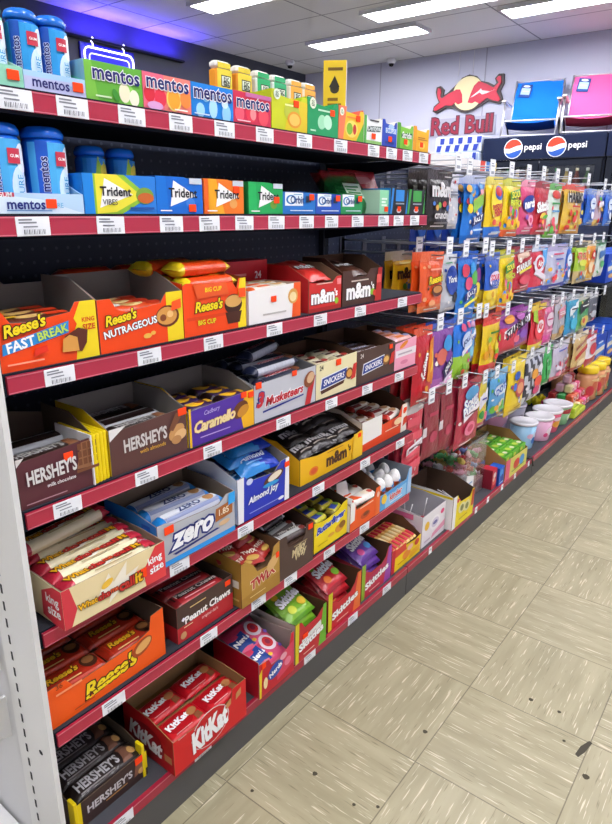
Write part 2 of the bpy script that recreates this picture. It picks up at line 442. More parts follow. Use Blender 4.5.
for k, z in ZS.items():
    s = empty('shelf', (0, -.3435, z)); tag(s, SL[k], 'shelf', 'red edged shelves'); W = 1.214
    m = M(); b0 = XB+.0186
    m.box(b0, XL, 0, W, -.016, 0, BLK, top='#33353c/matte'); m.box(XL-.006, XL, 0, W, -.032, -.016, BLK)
    obj('shelf_board', m, s)
    m = M(); m.box(XL+.0002, XL+.005, .002, W-.002, -.0285, -.003, RED, right='#b02c43/plast')
    m.box(XL+.005, XL+.0058, .002, W-.002, -.0052, -.0035, RED_GLINT); m.box(XL+.005, XL+.0058, .002, W-.002, -.0278, -.0262, RED_GLINT)  # lighter red strips paint the streak of light along the channel
    obj('price_channel', m, s)
    for y in (.004, W-.010):
        m = M(); m.prism([(XB+.022, y, -.017), (XL-.02, y, -.017), (XL-.03, y, -.03), (XB+.022, y, -.075)], (0, .006, 0), BLK); obj('shelf_bracket', m, s)
# far shelves with blue packs
for z, lb in ((.80, 'dark shelf at the far end under the upper blue packs'), (.27, 'dark shelf at the far end under the lower blue packs')):
    s = empty('shelf', (0, 3.314, z)); tag(s, lb, 'shelf', 'far shelves'); m = M(); m.box(XB+.0186, -.12, 0, 1.21, -.03, 0, BLK); obj('shelf_board', m, s)
    m = M(); m.box(-.1198, -.115, .002, 1.208, -.028, -.004, '#40434c/plast'); obj('price_channel', m, s)

# ---- white end unit at the very front
e = empty('end_unit', (-.115, -.36, 0)); tag(e, 'white slotted metal end unit at the left edge, in front of the candy shelves', 'shelving')
WH = '#dcdcd8/card'
m = M(); m.box(.0, .079, 0, .009, 0, 1.36, WH)
m.box(-.03, 0, .0, .009, 0, 1.36, WH)
for k in range(42):
    z = .02+.0318*k; m.box(-.004, .001, -.0006, .0002, z, z+.0165, '#3a3a3c/matte')
m.fan(Fr((.048, -.0002, .335), (1, 0, 0), (0, 0, 1), (0, -1, 0)), [(.006*math.cos(q*PI/4), .005*math.sin(q*PI/4)) for q in range(8)], '#222224/matte', .0005)
obj('slotted_upright', m, e)
m = M(); m.box(-.75, -.0305, .003, .009, 0, 1.36, '#cfcfcd/card'); obj('back_panel', m, e)
for z in (.50, .36, .02):
    m = M(); m.prism([(-.052, -.002, z+.04), (-.052, -.24, z+.04), (-.052, -.24, z+.025), (-.052, -.002, z-.045)], (.006, 0, 0), '#e6e6e3/plast'); obj('shelf_bracket', m, e)
m = M(); m.box(-.74, -.06, -.26, -.002, .062, .08, '#e4e4e2/plast'); obj('white_shelf', m, e)
m = M(); m.box(-.74, -.06, -.265, -.26, .055, .085, '#d9dadb/plast'); obj('shelf_edge', m, e)

# ---- price tags in the red channels
TAGY = {1: [-.282, -.199, -.1, -.004, .095, .2, .32, .447, .581, .663, .742, .827], 2: [-.277, -.153, -.035, .051, .14, .232, .329, .419, .523, .639, .713, .798],
        3: [-.263, -.098, .05, .224, .383, .548, .756], 4: [-.275, -.122, .037, .252, .433, .594, .761], 5: [-.061, .124, .385, .598, .789],
        6: [-.231, .005, .161, .277, .438, .608], 7: [-.243, -.034, .348, .552, .742, 1.035, 1.425, 1.544, 1.698, 1.85, 2.029]}
m = M(); m.rbox(-.0245, .0245, 0, .0012, -.0125, .0125, '#eef0f3/card', .0005)
FT = Fr((-.0245, 0, -.0125), (1, 0, 0), (0, 0, 1), (0, -1, 0))
m.prt(FT, .049, .025, [('l', .08, .62, .6, .92, 2, '#85878f'), ('l', .2, .42, .62, .55, 1, '#8a8c94')] +
      [('r', .2+.045*q, .1, .2+.045*q+(.012 if q % 3 else .026), .34, '#63656d') for q in range(14)])
tag0 = m.data('price_tag')
m = M(); m.rbox(-.0105, .0105, 0, .0012, -.0125, .0125, '#f2f3f6/card', .0005)
m.prt(Fr((-.0105, 0, -.0125), (1, 0, 0), (0, 0, 1), (0, -1, 0)), .021, .025, [('l', .15, .5, .85, .85, 2, '#6b6d75')]); tag1 = m.data('price_tag')
ORN = ['first', 'second', 'third', 'fourth', 'fifth', 'sixth', 'seventh', 'eighth', 'ninth', 'tenth', 'eleventh', 'twelfth']
for k, ys in TAGY.items():
    for i, y in enumerate(ys):
        o = obj('price_tag', tag0 if (k < 7 or i < 5) else tag1)
        x = XL+.0063 if k < 7 else -.0331
        o.location = (x, y, (ZS[k]-.0158) if k < 7 else .0945); o.rotation_euler = (0, RN.uniform(-.012, .012), RZ)
        tag(o, 'white price tag on the red %s edge, %s from the near end' % (SN[k], ORN[i]), 'price tag', 'price tags')
# ================================================================== builders for goods
KRAFT = '#836850/matte'; GREY = '#857e76/matte'; BRN = '#5c4232/matte'; STK = '#ff4a1c/matte'
def carton(label, X, y0, y1, z, hl, hr, d, hb, fcol, ops, side='#888888', sops=(), inner=KRAFT, prof=None, fill=.5, stk=(), cat='candy box',
           name='candy_carton', group=None, backp=None, rz=0., sidehb=None):
    """open display carton: printed front panel, two sides, back, packed base"""
    w = y1-y0; h = max(hl, hr); t = .0016
    r = empty(name, (X, y0, z+.0003), RZ+rz); tag(r, label, cat, group)
    P = prof or [(0, hl/h), (1, hr/h)]
    m = M(); pts = [(0, 0, 0), (w, 0, 0)]+[(a*w, 0, b*h) for a, b in reversed(P)]
    m.prism(pts, (0, t, 0), fcol, inner, inner)
    m.prt(Fr((0, 0, 0), (1, 0, 0), (0, 0, 1), (0, -1, 0)), w, h, ops); obj('front_panel', m, r)
    sh = sidehb or hb
    for k, x in enumerate((0, w-t)):
        hh = (hl, hr)[k]; up = [(x, t, 0), (x, d, 0), (x, d, sh), (x, d*.45, sh), (x, t, hh)]
        if k == 0: m = M(); m.prism(up[::-1], (t, 0, 0), side, inner, inner); m.prt(Fr((0, d, 0), (0, -1, 0), (0, 0, 1), (-1, 0, 0)), d, hh, sops)
        else: m = M(); m.prism(up[::-1], (t, 0, 0), inner, side, inner)
        obj('side_panel', m, r)
    m = M(); bp = backp or [(0, 1), (1, 1)]
    m.prism([(t, d-t, 0), (w-t, d-t, 0)]+[(t+a*(w-2*t), d-t, b*hb) for a, b in reversed(bp)], (0, t, 0), inner, side, inner); obj('back_panel', m, r)
    m = M(); m.box(t, w-t, t, d-t, 0, max(.004, fill), inner); obj('packed_base', m, r)
    stick(r, w, h, stk)
    r['w'] = w; r['d'] = d
    return r
_stk = {}
def stick(r, w, h, stk):
    for s in stk:
        sw, shh = (s[2], s[3]) if len(s) > 2 else (.016, .012)
        if (sw, shh) not in _stk:
            m = M(); m.rbox(-sw/2, sw/2, -.0026, -.0008, -shh/2, shh/2, STK, .0006); _stk[(sw, shh)] = m.data('price_sticker')
        obj('price_sticker', _stk[(sw, shh)], r, (s[0]*w, 0, s[1]*h), label='small orange price sticker')
def closed(label, X, y0, y1, z, h, d, fcol, ops, side=None, top=None, sops=(), tops=(), stk=(), cat='gum box', name='gum_box', group=None, rz=0.):
    w = y1-y0; r = empty(name, (X, y0, z+.0003), RZ+rz); tag(r, label, cat, group)
    m = M(); m.box(0, w, 0, d, 0, h, side or fcol, front=fcol, top=top or fcol)
    m.prt(Fr((0, 0, 0), (1, 0, 0), (0, 0, 1), (0, -1, 0)), w, h, ops)
    m.prt(Fr((0, d, 0), (0, -1, 0), (0, 0, 1), (-1, 0, 0)), d, h, sops)
    m.prt(Fr((0, 0, h), (1, 0, 0), (0, 1, 0), (0, 0, 1)), w, d, tops)
    obj('box_body', m, r); stick(r, w, h, stk); return r
def barmesh(L, W, T, base, ops, end=None, sq=3., name='candy_bar', crimp=.1):
    """wrapped bar lying along x, printed on top"""
    m = M()
    def env(a):
        q = max(0, min(a, L-a)/(crimp*L)); return max(.05, min(1, q)**.5 if q < 1 else 1)
    def hz(a, b):
        s = min(1, abs(2*b/W-1)); return T/2*env(a)*(max(0, 1-s**sq))**.5
    def P(i, j):
        a = i*L
        ang = j*2*PI; c = math.cos(ang); s_ = math.sin(ang)
        b = W/2*(1-math.copysign(abs(c)**.75, c)) ; zz = math.copysign(max(0, 1-min(1, abs(2*b/W-1))**sq)**.5, s_)
        wf = 1 if .07 < i < .93 else .96
        return (a-L/2, (b-W/2)*wf, T/2+T/2*env(a)*zz)
    cf = (lambda i, j: (end if (i < .1 or i > .9) else base)) if end else base
    xs = [0, .03, .06, .1, .2, .35, .5, .65, .8, .9, .94, .97, 1]
    m.grid(lambda i, j: P(xs[round(i*12)], j), 12, 14, (lambda i, j: cf(xs[int(i*12)]+.01, j)) if end else base)
    F = Fr((-L/2, -W/2, T/2), (1, 0, 0), (0, 1, 0), (0, 0, 1), hz)
    m.prt(F, L, W, ops, 2, .0003)
    return m.data(name)
def bagmesh(W, H, T, pat, ops, name='candy_bag', n=(10, 14), seal=.1, hole=True, flat=.55):
    """pillow bag hanging from z=0 (top) to -H, bulging to both sides, printed on the front (-y)"""
    m = M(); hd = .026 if hole else .0
    def bul(u, v):
        s = abs(2*u-1); e = (max(0, 1-s**2.6))**.6
        q = min(v/.16, 1, (1-v)/.14); q = max(0, q); q = q**.6
        sag = .75+.4*(1-v)*(1 if v > .1 else 1)
        return T/2*e*q*min(1.1, sag)+.0006
    Hb = H-hd
    wav = lambda u, v: .0015*math.sin(9*u+7*v)
    def P(sgn): return lambda u, v: ((u-.5)*W*(1-.05*math.sin(v*PI)), -sgn*bul(u, v)+wav(u, v), -H+v*Hb)
    c = (lambda u, v: pat(u, v*Hb/H)) if callable(pat) else pat
    m.grid(P(1), n[0], n[1], c); 
    m.grid(lambda u, v: P(-1)(1-u, v), n[0], n[1], (lambda u, v: pat(1-u, v*Hb/H)) if callable(pat) else pat)
    if hole:
        xs = [-W/2, -.008, .008, W/2]; zs = [-hd, -.016, -.006, 0]
        cc = pat(.5, 1) if callable(pat) else pat
        for sg in (-1, 1):
            for i in range(3):
                for j in range(3):
                    if i == 1 and j == 1: continue
                    y = sg*.0005+wav(.5, 1)
                    q = [(xs[i], y, zs[j]), (xs[i+1], y, zs[j]), (xs[i+1], y, zs[j+1]), (xs[i], y, zs[j+1])]
                    m.poly(q if sg < 0 else q[::-1], cc)
    F = Fr((-W/2, 0, -H), (1, 0, 0), (0, 0, 1), (0, -1, 0), lambda a, b: bul(min(1, max(0, a/W)), min(1, max(0, b/Hb)))-wav(a/W, b/Hb))
    m.prt(F, W, H, ops, 3, .0004)
    return m.data(name)
def put(name, me, carton_, x, y, z, rot, label, cat, group):
    """a loose thing placed in the carton's own axes"""
    o = obj(name, me); R = Matrix.Translation(carton_.location) @ Euler(carton_.rotation_euler).to_matrix().to_4x4()
    o.matrix_world = R @ Matrix.Translation((x, y, z)) @ Euler(rot).to_matrix().to_4x4()
    return tag(o, label, cat, group)
def of(i): return 'frontmost' if i == 0 else ORD[i]+' from front'
def rows(c, me, L, W, T, z, n, what, where, x=None, y0=.006, pitch=None, jit=.03, cols=1, skip=(), cat='candy bar', name='candy_bar', tilt=0., mes=None, lift=None):
    """bars lying side by side, parallel to the front of the carton c"""
    w = c['w']; p = pitch or W+.001; k = 0
    for i in range(n):
        for q in range(cols):
            xx = (x if x is not None else w/2) if cols == 1 else w*(q+.5)/cols
            lb = '%s, %s%s in the %s' % (what, of(i), '' if cols == 1 else ('', ' right')[q] if i and q == 0 else (' left', ' right')[q], where)
            put(name, (mes or [me])[k % len(mes or [me])], c, xx+RN.uniform(-.002, .002), y0+W/2+i*p, z+.0004+(lift(i) if lift else 0), (tilt, RN.uniform(-.02, .02), RN.uniform(-jit, jit)), lb, cat, '%ss in the %s' % (what, where)); k += 1
def pile(c, mes, fill, spots, what, where, cat='candy bag', name='candy_bag'):
    """bags resting on their backs: x of the middle, extra depth, extra height, tilt, turn"""
    for i, s in enumerate(spots):
        me = mes[i % len(mes)]; H = -min(v.co.z for v in me.vertices); T = max(v.co.y for v in me.vertices); t = -s[3]
        put(name, me, c, s[0], .007+T*math.cos(t)+H*math.sin(t)+s[1], fill+.0005+H*math.cos(t)+T*math.sin(t)*.9+s[2], (s[3], 0, s[4]), '%s, %s in the %s' % (what, of(i), where), cat, '%ss in the %s' % (what, where))
# ================================================================== top shelf: mints
def t_(s, x, z, w, c, **k): return ('t', s, x, z, w, c, k)
NAVY = '#1b1f6b'; WHT = '#f7f7f5'
z1 = ZS[1]; z2 = ZS[2]; FX = -.051
def mentos(x, z, w, **k): return t_('mentos', x, z, w, NAVY, bold=.035, out=WHT, ow=.06, **k)
def apple(x, z, s, c, c2='#f3efd0', k=2.): return [('e', x, z, s, s*k, c), ('e', x, z, s*.8, s*.8*k, c2), ('e', x, z, s*.12, s*.25*k, '#8a6b3a')]
# shrink wrapped mint cartons
MB = [(-.169, -.0695, .0505, '#62ad38', '#3b3f92', [('p', [(0, 0), (.2, 0), (.12, 1), (0, 1)], '#79bd42'), ('e', .72, .25, .14, .28, '#8ccf54'), ('e', .66, .3, .1, .26, '#e9e6c3'), ('e', .83, .2, .09, .22, '#f0ecd2'), ('e', .5, .2, .05, .18, '#3d8f2c', .5), ('l', .15, .08, .42, .16, 1, '#cfe7b8'), mentos(.53, .7, .82)], 'green shrink-wrapped mint box with sliced apples'),
      (-.0685, .0285, .0505, '#ef7f72', '#3b3f92', [('r', 0, .0, .42, 1, '#ea6a84'), ('e', .12, .42, .11, .24, '#d8263a'), ('e', .34, .34, .12, .26, '#e2324a'), ('e', .62, .36, .16, .34, '#f6d46a'), ('e', .62, .36, .13, .28, '#f3a52d'), ('e', .87, .42, .12, .26, '#f58a3c'), ('e', .22, .1, .16, .12, '#d8a1d0'), ('l', .62, .05, .9, .12, 1, '#fff0e0'), mentos(.5, .75, .88)], 'pink and orange shrink-wrapped mint box with strawberries'),
      (.0295, .1275, .0505, '#0a7ed6', '#3b3f92', [('e', .2, .2, .1, .22, '#9fd6f5'), ('e', .5, .3, .1, .3, '#a9dcf8'), ('e', .82, .2, .11, .3, '#8fcdf2'), ('e', .33, .58, .08, .12, '#6fb9ea'), ('e', .78, .5, .08, .14, '#cdeafa'), ('l', .05, .05, .4, .12, 1, '#d0ebfa'), mentos(.5, .72, .9)], 'blue shrink-wrapped mint box with white mint pieces'),
      (.1285, .229, .0515, '#d52d4e', '#8d2a5e', [('e', .15, .3, .12, .26, '#ef5a6e'), ('e', .45, .36, .14, .3, '#e8374f'), ('e', .5, .34, .08, .2, '#f58c8f'), ('e', .78, .3, .14, .3, '#ea4a5c'), ('r', .3, .86, 1, 1, '#c86aa0'), ('l', .08, .05, .42, .12, 1, '#f8ccd4'), mentos(.5, .66, .86)], 'red shrink-wrapped mint box with berries, right of the blue one')]
for y0, y1, h, c, tc, ops, lb in MB:
    closed(lb+' on the top shelf', FX, y0, y1, z1, h, .115, c, ops, side='#86b7c8' if y0 < -.1 else c, top=tc, group='shrink-wrapped mint boxes', sops=[('e', .2, .5, .12, .3, '#2a2d7a')] if y0 < -.1 else [])
# clear wrapped stock behind
for i, (y0, y1) in enumerate(((-.165, -.07), (-.06, .035), (.045, .135))):
    r = closed('silvery shrink-wrapped stock pack behind the %s mint box' % ('green', 'strawberry', 'blue')[i], -.185, y0, y1, z1, .073, .07, '#a8a6bd/film', [('l', .1, .2, .9, .8, 3, '#8f8da6')], side='#9c9ab2/foil', top='#b7b5c8/foil', cat='mint pack', name='mint_pack', group='wrapped stock behind the mint boxes')
# gum bottles
def bottle(rad, H, body, cap, label_ops, lw, name='gum_bottle'):
    r = empty(name); hb = H*.86
    m = M(); m.lathe([(rad*.9, 0), (rad, .006), (rad, hb*.3), (rad*.97, hb*.5), (rad, hb*.7), (rad, hb-.006), (rad*.86, hb)], body, 28)
    m.prt(Cyl((0, 0, 0), rad, .12), lw, hb, label_ops, 2, .0003); obj('bottle_body', m, r)
    m = M(); m.lathe([(rad*.97, hb), (rad*1.02, hb+.003), (rad*1.02, H*.92), (rad*.9, H*.975), (rad*.7, H), (0, H)], cap, 28, capt=False); obj('bottle_cap', m, r)
    return r
def gops(body, lite): return [('r', -.62, .04, .62, .94, lite), ('e', .28, .3, .24, .3, '#d4ecf7'), ('e', .4, .7, .2, .2, '#e7f4fa'), ('r', -.42, .02, -.16, .96, body), t_('mentos', -.26, .5, .78, '#1c2378', rot=PI/2, bold=.04, out='#e8f2fb', ow=.06), ('r', .0, .62, .3, .82, '#c5344a'), t_('GUM', .15, .72, .2, '#ffffff', bold=.03), t_('PURE', .24, .32, .5, '#2c9fd4', rot=PI/2, bold=.0)]
def bl(y, x, i, what, kind, rz=0.):
    o = dup(kind, None, (x, y, ZS[1 if what.endswith('top shelf') else 2]+.0052 if 'tray' in what else ZS[2]+.0005), (0, 0, RZ+rz)); return tag(o, what, 'gum bottle', 'gum bottles')
gA = bottle(.0206, .093, '#1c6fd0/plast', '#1d6ed2/plast', gops('#1f55b8', '#2f9de0'), .047)
gB = bottle(.0206, .093, '#5fbfa0/plast', '#58bf98/plast', gops('#4fb38c', '#8fe0bb'), .047)
gC = bottle(.0283, .109, '#1d72e2/plast', '#1a6fe6/plast', gops('#2460cf', '#4db1ec'), .058)
gD = bottle(.0225, .099, '#2080dc/plast', '#1f78e0/plast', [('r', -.5, .1, .6, .95, '#2a92d6'), ('p', [(-.2, .2), (.2, .3), (.5, .4), (.6, .6), (.3, .9), (.0, .98), (-.1, .7)], '#a9cf3a'), ('e', .28, .74, .2, .13, '#f1d83c'), ('e', .5, .6, .12, .16, '#7a3a2a'), t_('Trident', .22, .52, .7, '#15161c', rot=PI/2, bold=.05)], .045)
TRAYS = [(-.3405, -.2625, z1, .024, '#8fd2b5', '#c3e6d6', 'pale green cardboard tray under the mint green gum bottle on the top shelf', [('l', .1, .3, .6, .6, 1, '#5b8d80')], (.82, .55)),
         (-.2615, -.171, z1, .0225, '#a6cdea', '#5ad0a8', 'pale blue cardboard tray holding two blue gum bottles on the top shelf', [('r', 0, 0, 1, .7, '#b9bfe0'), t_('mentos', .42, .42, .6, NAVY, bold=.03), t_('PURE', .8, .42, .16, '#7fb9dc')], (.86, .5)),
         (-.3205, -.191, z2, .0265, '#b6d6ee', '#9cc9e8', 'pale blue cardboard tray holding two large blue gum bottles on the second shelf', [('p', [(0, 0), (1, 0), (.5, .7), (0, .9)], '#d7e9f6'), ('r', .0, .8, .2, 1, '#d0405a'), t_('GUM', .1, .9, .15, WHT), t_('mentos', .32, .42, .42, '#20307e', bold=.04), t_('PURE', .66, .42, .16, '#6fb6dc'), ('l', .1, .1, .6, .2, 1, '#5d8fc0')], (.6, .5))]
for y0, y1, z, h, c, sc, lb, ops, st in TRAYS:
    w = y1-y0; r = empty('gum_tray', (FX+.002, y0, z+.0003), RZ); tag(r, lb, 'tray', 'gum bottle trays'); d = .075; t = .0016
    m = M(); m.prism([(0, 0, 0), (w, 0, 0), (w, 0, h), (0, 0, h)], (0, t, 0), c); m.prt(Fr((0, 0, 0), (1, 0, 0), (0, 0, 1), (0, -1, 0)), w, h, ops); obj('front_panel', m, r)
    for x in (0, w-t):
        m = M(); m.prism([(x, t, 0), (x, d, 0), (x, d, h*2.1), (x, t, h)][::-1], (t, 0, 0), sc); obj('side_panel', m, r)
    m = M(); m.box(t, w-t, t, d, 0, .004, c); m.box(t, w-t, d-t, d, .004, h*1.9, c); obj('tray_base', m, r)
    stick(r, w, h, [st])
bl(-.287, -.083, 0, 'mint green gum bottle in the tray on the top shelf', gB, -.35)
bl(-.2375, -.083, 0, 'left blue gum bottle in its tray on the top shelf', gA, -.4)
bl(-.1955, -.083, 0, 'right blue gum bottle in its tray, beside the green mint box on the top shelf', gA, -.4)
bl(-.2885, -.087, 0, 'left large blue gum bottle in its tray on the second shelf', gC, -.25)
bl(-.2225, -.087, 0, 'right large blue gum bottle in its tray on the second shelf', gC, -.15)
for q in (gA, gB, gC, gD):
    pass
bl(-.121, -.126, 0, 'left small blue gum bottle with green patch behind the yellow gum carton', gD, -.2)
bl(-.064, -.126, 0, 'right small blue gum bottle with green patch behind the yellow gum carton', gD, -.2)
for q in (gA, gB, gC, gD):
    for c in list(q.children): bpy.data.objects.remove(c)
    bpy.data.objects.remove(q)
# small flip-pack mint cartons with a stepped front
STEP = [(0, 1), (.2, 1), (.26, .86), (.8, .8), (.86, .94), (1, .94)]
def badge(x, z, s=.1): return [('e', x, z, s, s*1.5, '#e9f2d8'), t_('tic', x, z+s*.5, s*.9, '#2a5a2a'), t_('tac', x, z-s*.4, s*1.1, '#2a5a2a')]
TT = [(.2315, .3405, .068, '#c6cf1c', [('p', [(.35, 0), (1, 0), (1, .8), (.5, .85)], '#dcc323'), ('e', .55, .48, .22, .26, '#b9c23c'), ('e', .62, .3, .2, .22, '#e39a2c'), ('e', .62, .3, .15, .16, '#eec15a'), ('l', .35, .62, .75, .7, 1, '#eef0a0')]+badge(.13, .88, .09), 'lime yellow stepped mint carton with citrus picture', '#b4c81e', (.66, .72)),
      (.3425, .4495, .068, '#16995a', [('e', .45, .38, .14, .2, '#9fe0b4', .5), ('e', .64, .4, .14, .2, '#b9ecc8', -.5), ('l', .32, .66, .72, .75, 1, '#bfeacb'), ('l', .08, .08, .25, .16, 1, '#bfeacb')]+badge(.15, .85, .1), 'green stepped mint carton with mint leaves', '#2aa765', (.78, .68)),
      (.4515, .5495, .066, '#f0c22a', [('p', [(0, 0), (.18, 0), (.3, 1), (0, 1)], '#ef7c52'), ('p', [(.7, 0), (1, 0), (1, .6)], '#5fae3c'), ('e', .5, .35, .25, .26, '#f2dc6a'), ('e', .42, .35, .12, .18, '#7fb52e'), ('e', .62, .35, .07, .16, '#c9352c'), ('l', .3, .66, .7, .74, 1, '#f08a3a')]+badge(.1, .82, .08), 'orange and yellow stepped mint carton with apple picture', '#f0765a', (.75, .7))]
for y0, y1, h, c, ops, lb, sc, st in TT:
    carton(lb+' on the top shelf', FX, y0, y1, z1, h, h, .09, h*.96, c, ops, side=sc, inner=sc, prof=STEP, fill=.04, stk=[st], cat='mint box', name='mint_carton', group='stepped mint cartons')
GG = [(.5515, .629, .058, '#eef0ee', [('r', 0, 0, 1, .12, '#8fc36a'), ('r', 0, 0, .14, 1, '#56a84c'), ('p', [(.16, .42), (.9, .48), (.95, .68), (.2, .62)], '#2c4a45'), t_('Dentyne', .55, .55, .7, '#e9f0ec', rot=.06, bold=.03), ('l', .3, .8, .8, .9, 1, '#444')], 'white gum carton with dark wordmark band', '#6db45a'),
      (.631, .6995, .058, '#2a49b8', [('p', [(.2, .5), (1, .5), (1, .72), (.2, .7)], '#4d8fe0'), ('e', .6, .75, .2, .1, '#a9c8f2'), t_('ECLIPSE', .58, .6, .7, WHT, bold=.02), ('r', .2, .1, .8, .2, '#223a8c')], 'dark blue gum carton', '#1c3690'),
      (.702, .781, .058, '#7cc234', [('r', 0, 0, .2, 1, '#4f9c30'), ('p', [(.25, .45), (.95, .5), (.95, .66), (.25, .6)], '#2d6a38'), t_('Stride', .6, .55, .6, WHT, bold=.03), ('e', .6, .25, .2, .14, '#b6dd60')], 'bright green gum carton with dark band', '#5da832'),
      (.783, .868, .058, '#f2b31c', [('r', 0, 0, .2, 1, '#e69a12'), ('l', .3, .45, .9, .6, 2, '#c0761a'), ('e', .55, .25, .2, .16, '#f7d25a')], 'golden yellow gum carton at the far end', '#e8a016')]
GST = [(0, 1), (.18, 1), (.24, .86), (.8, .82), (.88, .95), (1, .95)]
for i, (y0, y1, h, c, ops, lb, sc) in enumerate(GG):
    carton(lb+' on the top shelf', FX, y0, y1, z1, h, h, .085, h*.95, c, ops, side=sc, inner='#e8e6dc/matte', prof=GST, fill=.04, stk=[(.52, .28)], cat='gum box', name='gum_carton', group='small gum cartons at the end of the top shelf')
# riser with upright flip packs
closed('plain kraft riser box behind the stepped mint cartons on the top shelf', -.165, .2, .535, z1, .064, .075, '#8a8578/matte', [], cat='box', name='riser_box')
for i, (y, c, b) in enumerate(((.21, '#e7d23a', '#f0a030'), (.268, '#e9cf3c', '#f0a030'), (.326, '#2fae6a', '#e8efe9'), (.380, '#35ad70', '#e6efe8'), (.436, '#efb040', '#f5ead2'), (.486, '#f0ae45', '#f5ead2'))):
    p = empty('flip_pack', (-.172, y, z1+.0645), RZ); tag(p, '%s flip-top mint pack standing %s from the left behind the stepped mint cartons' % (('yellow', 'yellow', 'green', 'green', 'orange', 'orange')[i], ORN[i]), 'mint pack', 'flip-top mint packs')
    m = M(); m.rbox(0, .044, 0, .022, 0, .048, b+'/plast', .003)
    F = Fr((0, 0, 0), (1, 0, 0), (0, 0, 1), (0, -1, 0))
    m.prt(F, .044, .06, [('r', .06, .04, .98, .8, c), ('p', [(.3, .28), (.85, .28), (.9, .62), (.3, .62)], '#2c2c22'), ('p', [(.34, .31), (.82, .31), (.86, .59), (.34, .59)], '#e9f0dc'), t_('tic', .6, .52, .34, '#20301c', bold=.03), t_('tac', .6, .39, .4, '#20301c', bold=.03)]); obj('pack_body', m, p)
    m = M(); m.rbox(0, .044, 0, .022, .0482, .062, '#eceade/plast', .004); m.prt(F, .044, .062, [('r', .1, .8, .9, .95, c)], 1); obj('flip_lid', m, p)
# yellow booklet-like carton
r = closed('tall yellow carton with dark picture at the back of the top shelf', -.30, .735, .795, z1, .225, .022, '#eecb22', [('e', .5, .7, .2, .05, '#3a3218'), ('p', [(.25, .72), (.5, .84), (.72, .72), (.5, .68)], '#2a2618'), ('l', .2, .88, .85, .94, 1, '#7a5a14'), ('l', .2, .5, .8, .62, 2, '#8a6a18'), ('l', .25, .3, .75, .45, 2, '#b5481c'), ('l', .2, .12, .8, .25, 2, '#8a6a18')], side='#e9e6ea', top='#f0dc60', cat='carton', name='yellow_carton', rz=-1.05)

# ================================================================== second shelf: gum
TRI = [(.28, .2), (.36, .9), (.86, .5)]
def trident(c, c2, fruit, more=()): return [('p', [(.25, 0), (1, 0), (1, .9), (.55, 1), (.2, 1)], c2)]+list(more)+[('p', TRI, WHT), ('e', .72, .3, .1, .14, fruit), t_('Trident', .56, .57, .62, '#17181e', bold=.035), ('l', .06, .06, .3, .12, 1, WHT), ('r', .7, .82, .98, .98, '#c9d2dc')]
CUT = [(0, 1), (.6, 1), (.68, .93), (1, .95)]
S2 = [(-.189, -.056, .056, '#2a7fd8', [('p', [(.13, 0), (.5, 0), (.9, .45), (.55, 1), (.13, 1)], '#8fc035'), ('p', [(.16, 0), (.42, .05), (.8, .45), (.45, 1), (.16, 1)], '#e9df3a'), ('p', [(.2, .15), (.28, .9), (.66, .5)], '#fbfbf4'), ('e', .83, .48, .13, .22, '#7aa03a'), ('e', .84, .42, .12, .14, '#c8642a'), ('r', .0, 0, .13, 1, '#1c86dc'), t_('Trident', .42, .57, .42, '#15161c', bold=.035), t_('VIBES', .33, .3, .2, '#2c3340', bold=.02), ('l', .6, .1, .95, .2, 1, '#1f4fa0')], 'blue gum carton with yellow and green splash', '#1a80d8', None),
      (-.055, .0455, .058, '#1273d4', trident('', '#1268cc', '#3d7fd6'), 'blue gum carton with white triangle', '#0f55ac', (.75, .16)),
      (.049, .149, .058, '#f29a1c', trident('', '#ee7a1c', '#e6a052', [('p', [(.12, 0), (.5, 0), (.3, 1), (.12, 1)], '#f0a81f'), ('r', 0, 0, .1, 1, '#e8641a')]), 'orange gum carton with white triangle', '#e86218', (.8, .72)),
      (.163, .2625, .057, '#23b35c', trident('', '#1ea554', '#6f9c30'), 'green gum carton with white triangle', '#158a44', (.8, .45))]
for i, (y0, y1, h, c, ops, lb, sc, st) in enumerate(S2):
    carton(lb+' on the second shelf', FX, y0, y1, z2, h, h, .05 if i == 0 else .1, h, c, ops, side=sc, inner=sc, prof=CUT if i else None, fill=h-.016, stk=[st] if st else [], cat='gum box', name='gum_carton', group='gum cartons with a white triangle' if i else None)
# white strip of stock visible inside
OB = [(.2635, .372, .046, '#2173c4', '#1f69b8', 'mid blue'), (.3735, .466, .045, '#2152b8', '#1b47a6', 'deep blue'), (.4675, .555, .046, '#1f9450', '#178044', 'green')]
for y0, y1, h, c, sc, lb in OB:
    carton('%s gum carton with white label and orbit ring on the second shelf' % lb, FX, y0, y1, z2, h*.9, h*.9, .09, h*1.0, c, [('r', .06, .38, .6, 1, '#e9f1f6'), ('e', .24, .66, .15, .22, '#2c78bc'), ('e', .25, .66, .11, .16, '#e9f1f6'), t_('Orbit', .42, .66, .42, '#1d3f7a', bold=.03), ('l', .3, .88, .55, .95, 1, '#64a0c8'), ('r', .68, .55, .84, .85, '#20304a'), ('l', .2, .12, .9, .2, 1, '#cfe2ee')], side=sc, inner=sc, fill=.03, stk=[(.86, .8)], cat='gum box', name='gum_carton', group='small gum cartons with a white label')
for i, (y0, y1, c) in enumerate(((.684, .77, '#2b86d4'), (.772, .866, '#3f9c44'))):
    closed('black gum box with %s stripe at the far end of the second shelf' % ('blue', 'green')[i], FX, y0, y1, z2, .061, .09, '#17191d', [('p', [(.3, .5), (.8, .5), (.8, .95), (.3, .95)], c), ('p', [(0, 0), (.1, 0), (.2, 1), (.08, 1)], c), ('p', [(.9, 0), (1, 0), (1, 1)], c), ('l', .3, .36, .8, .46, 1, '#9aa0a8'), ('e', .5, .14, .14, .1, '#d8dde2')], side=c, stk=[(.5, .2)], group='black gum boxes')
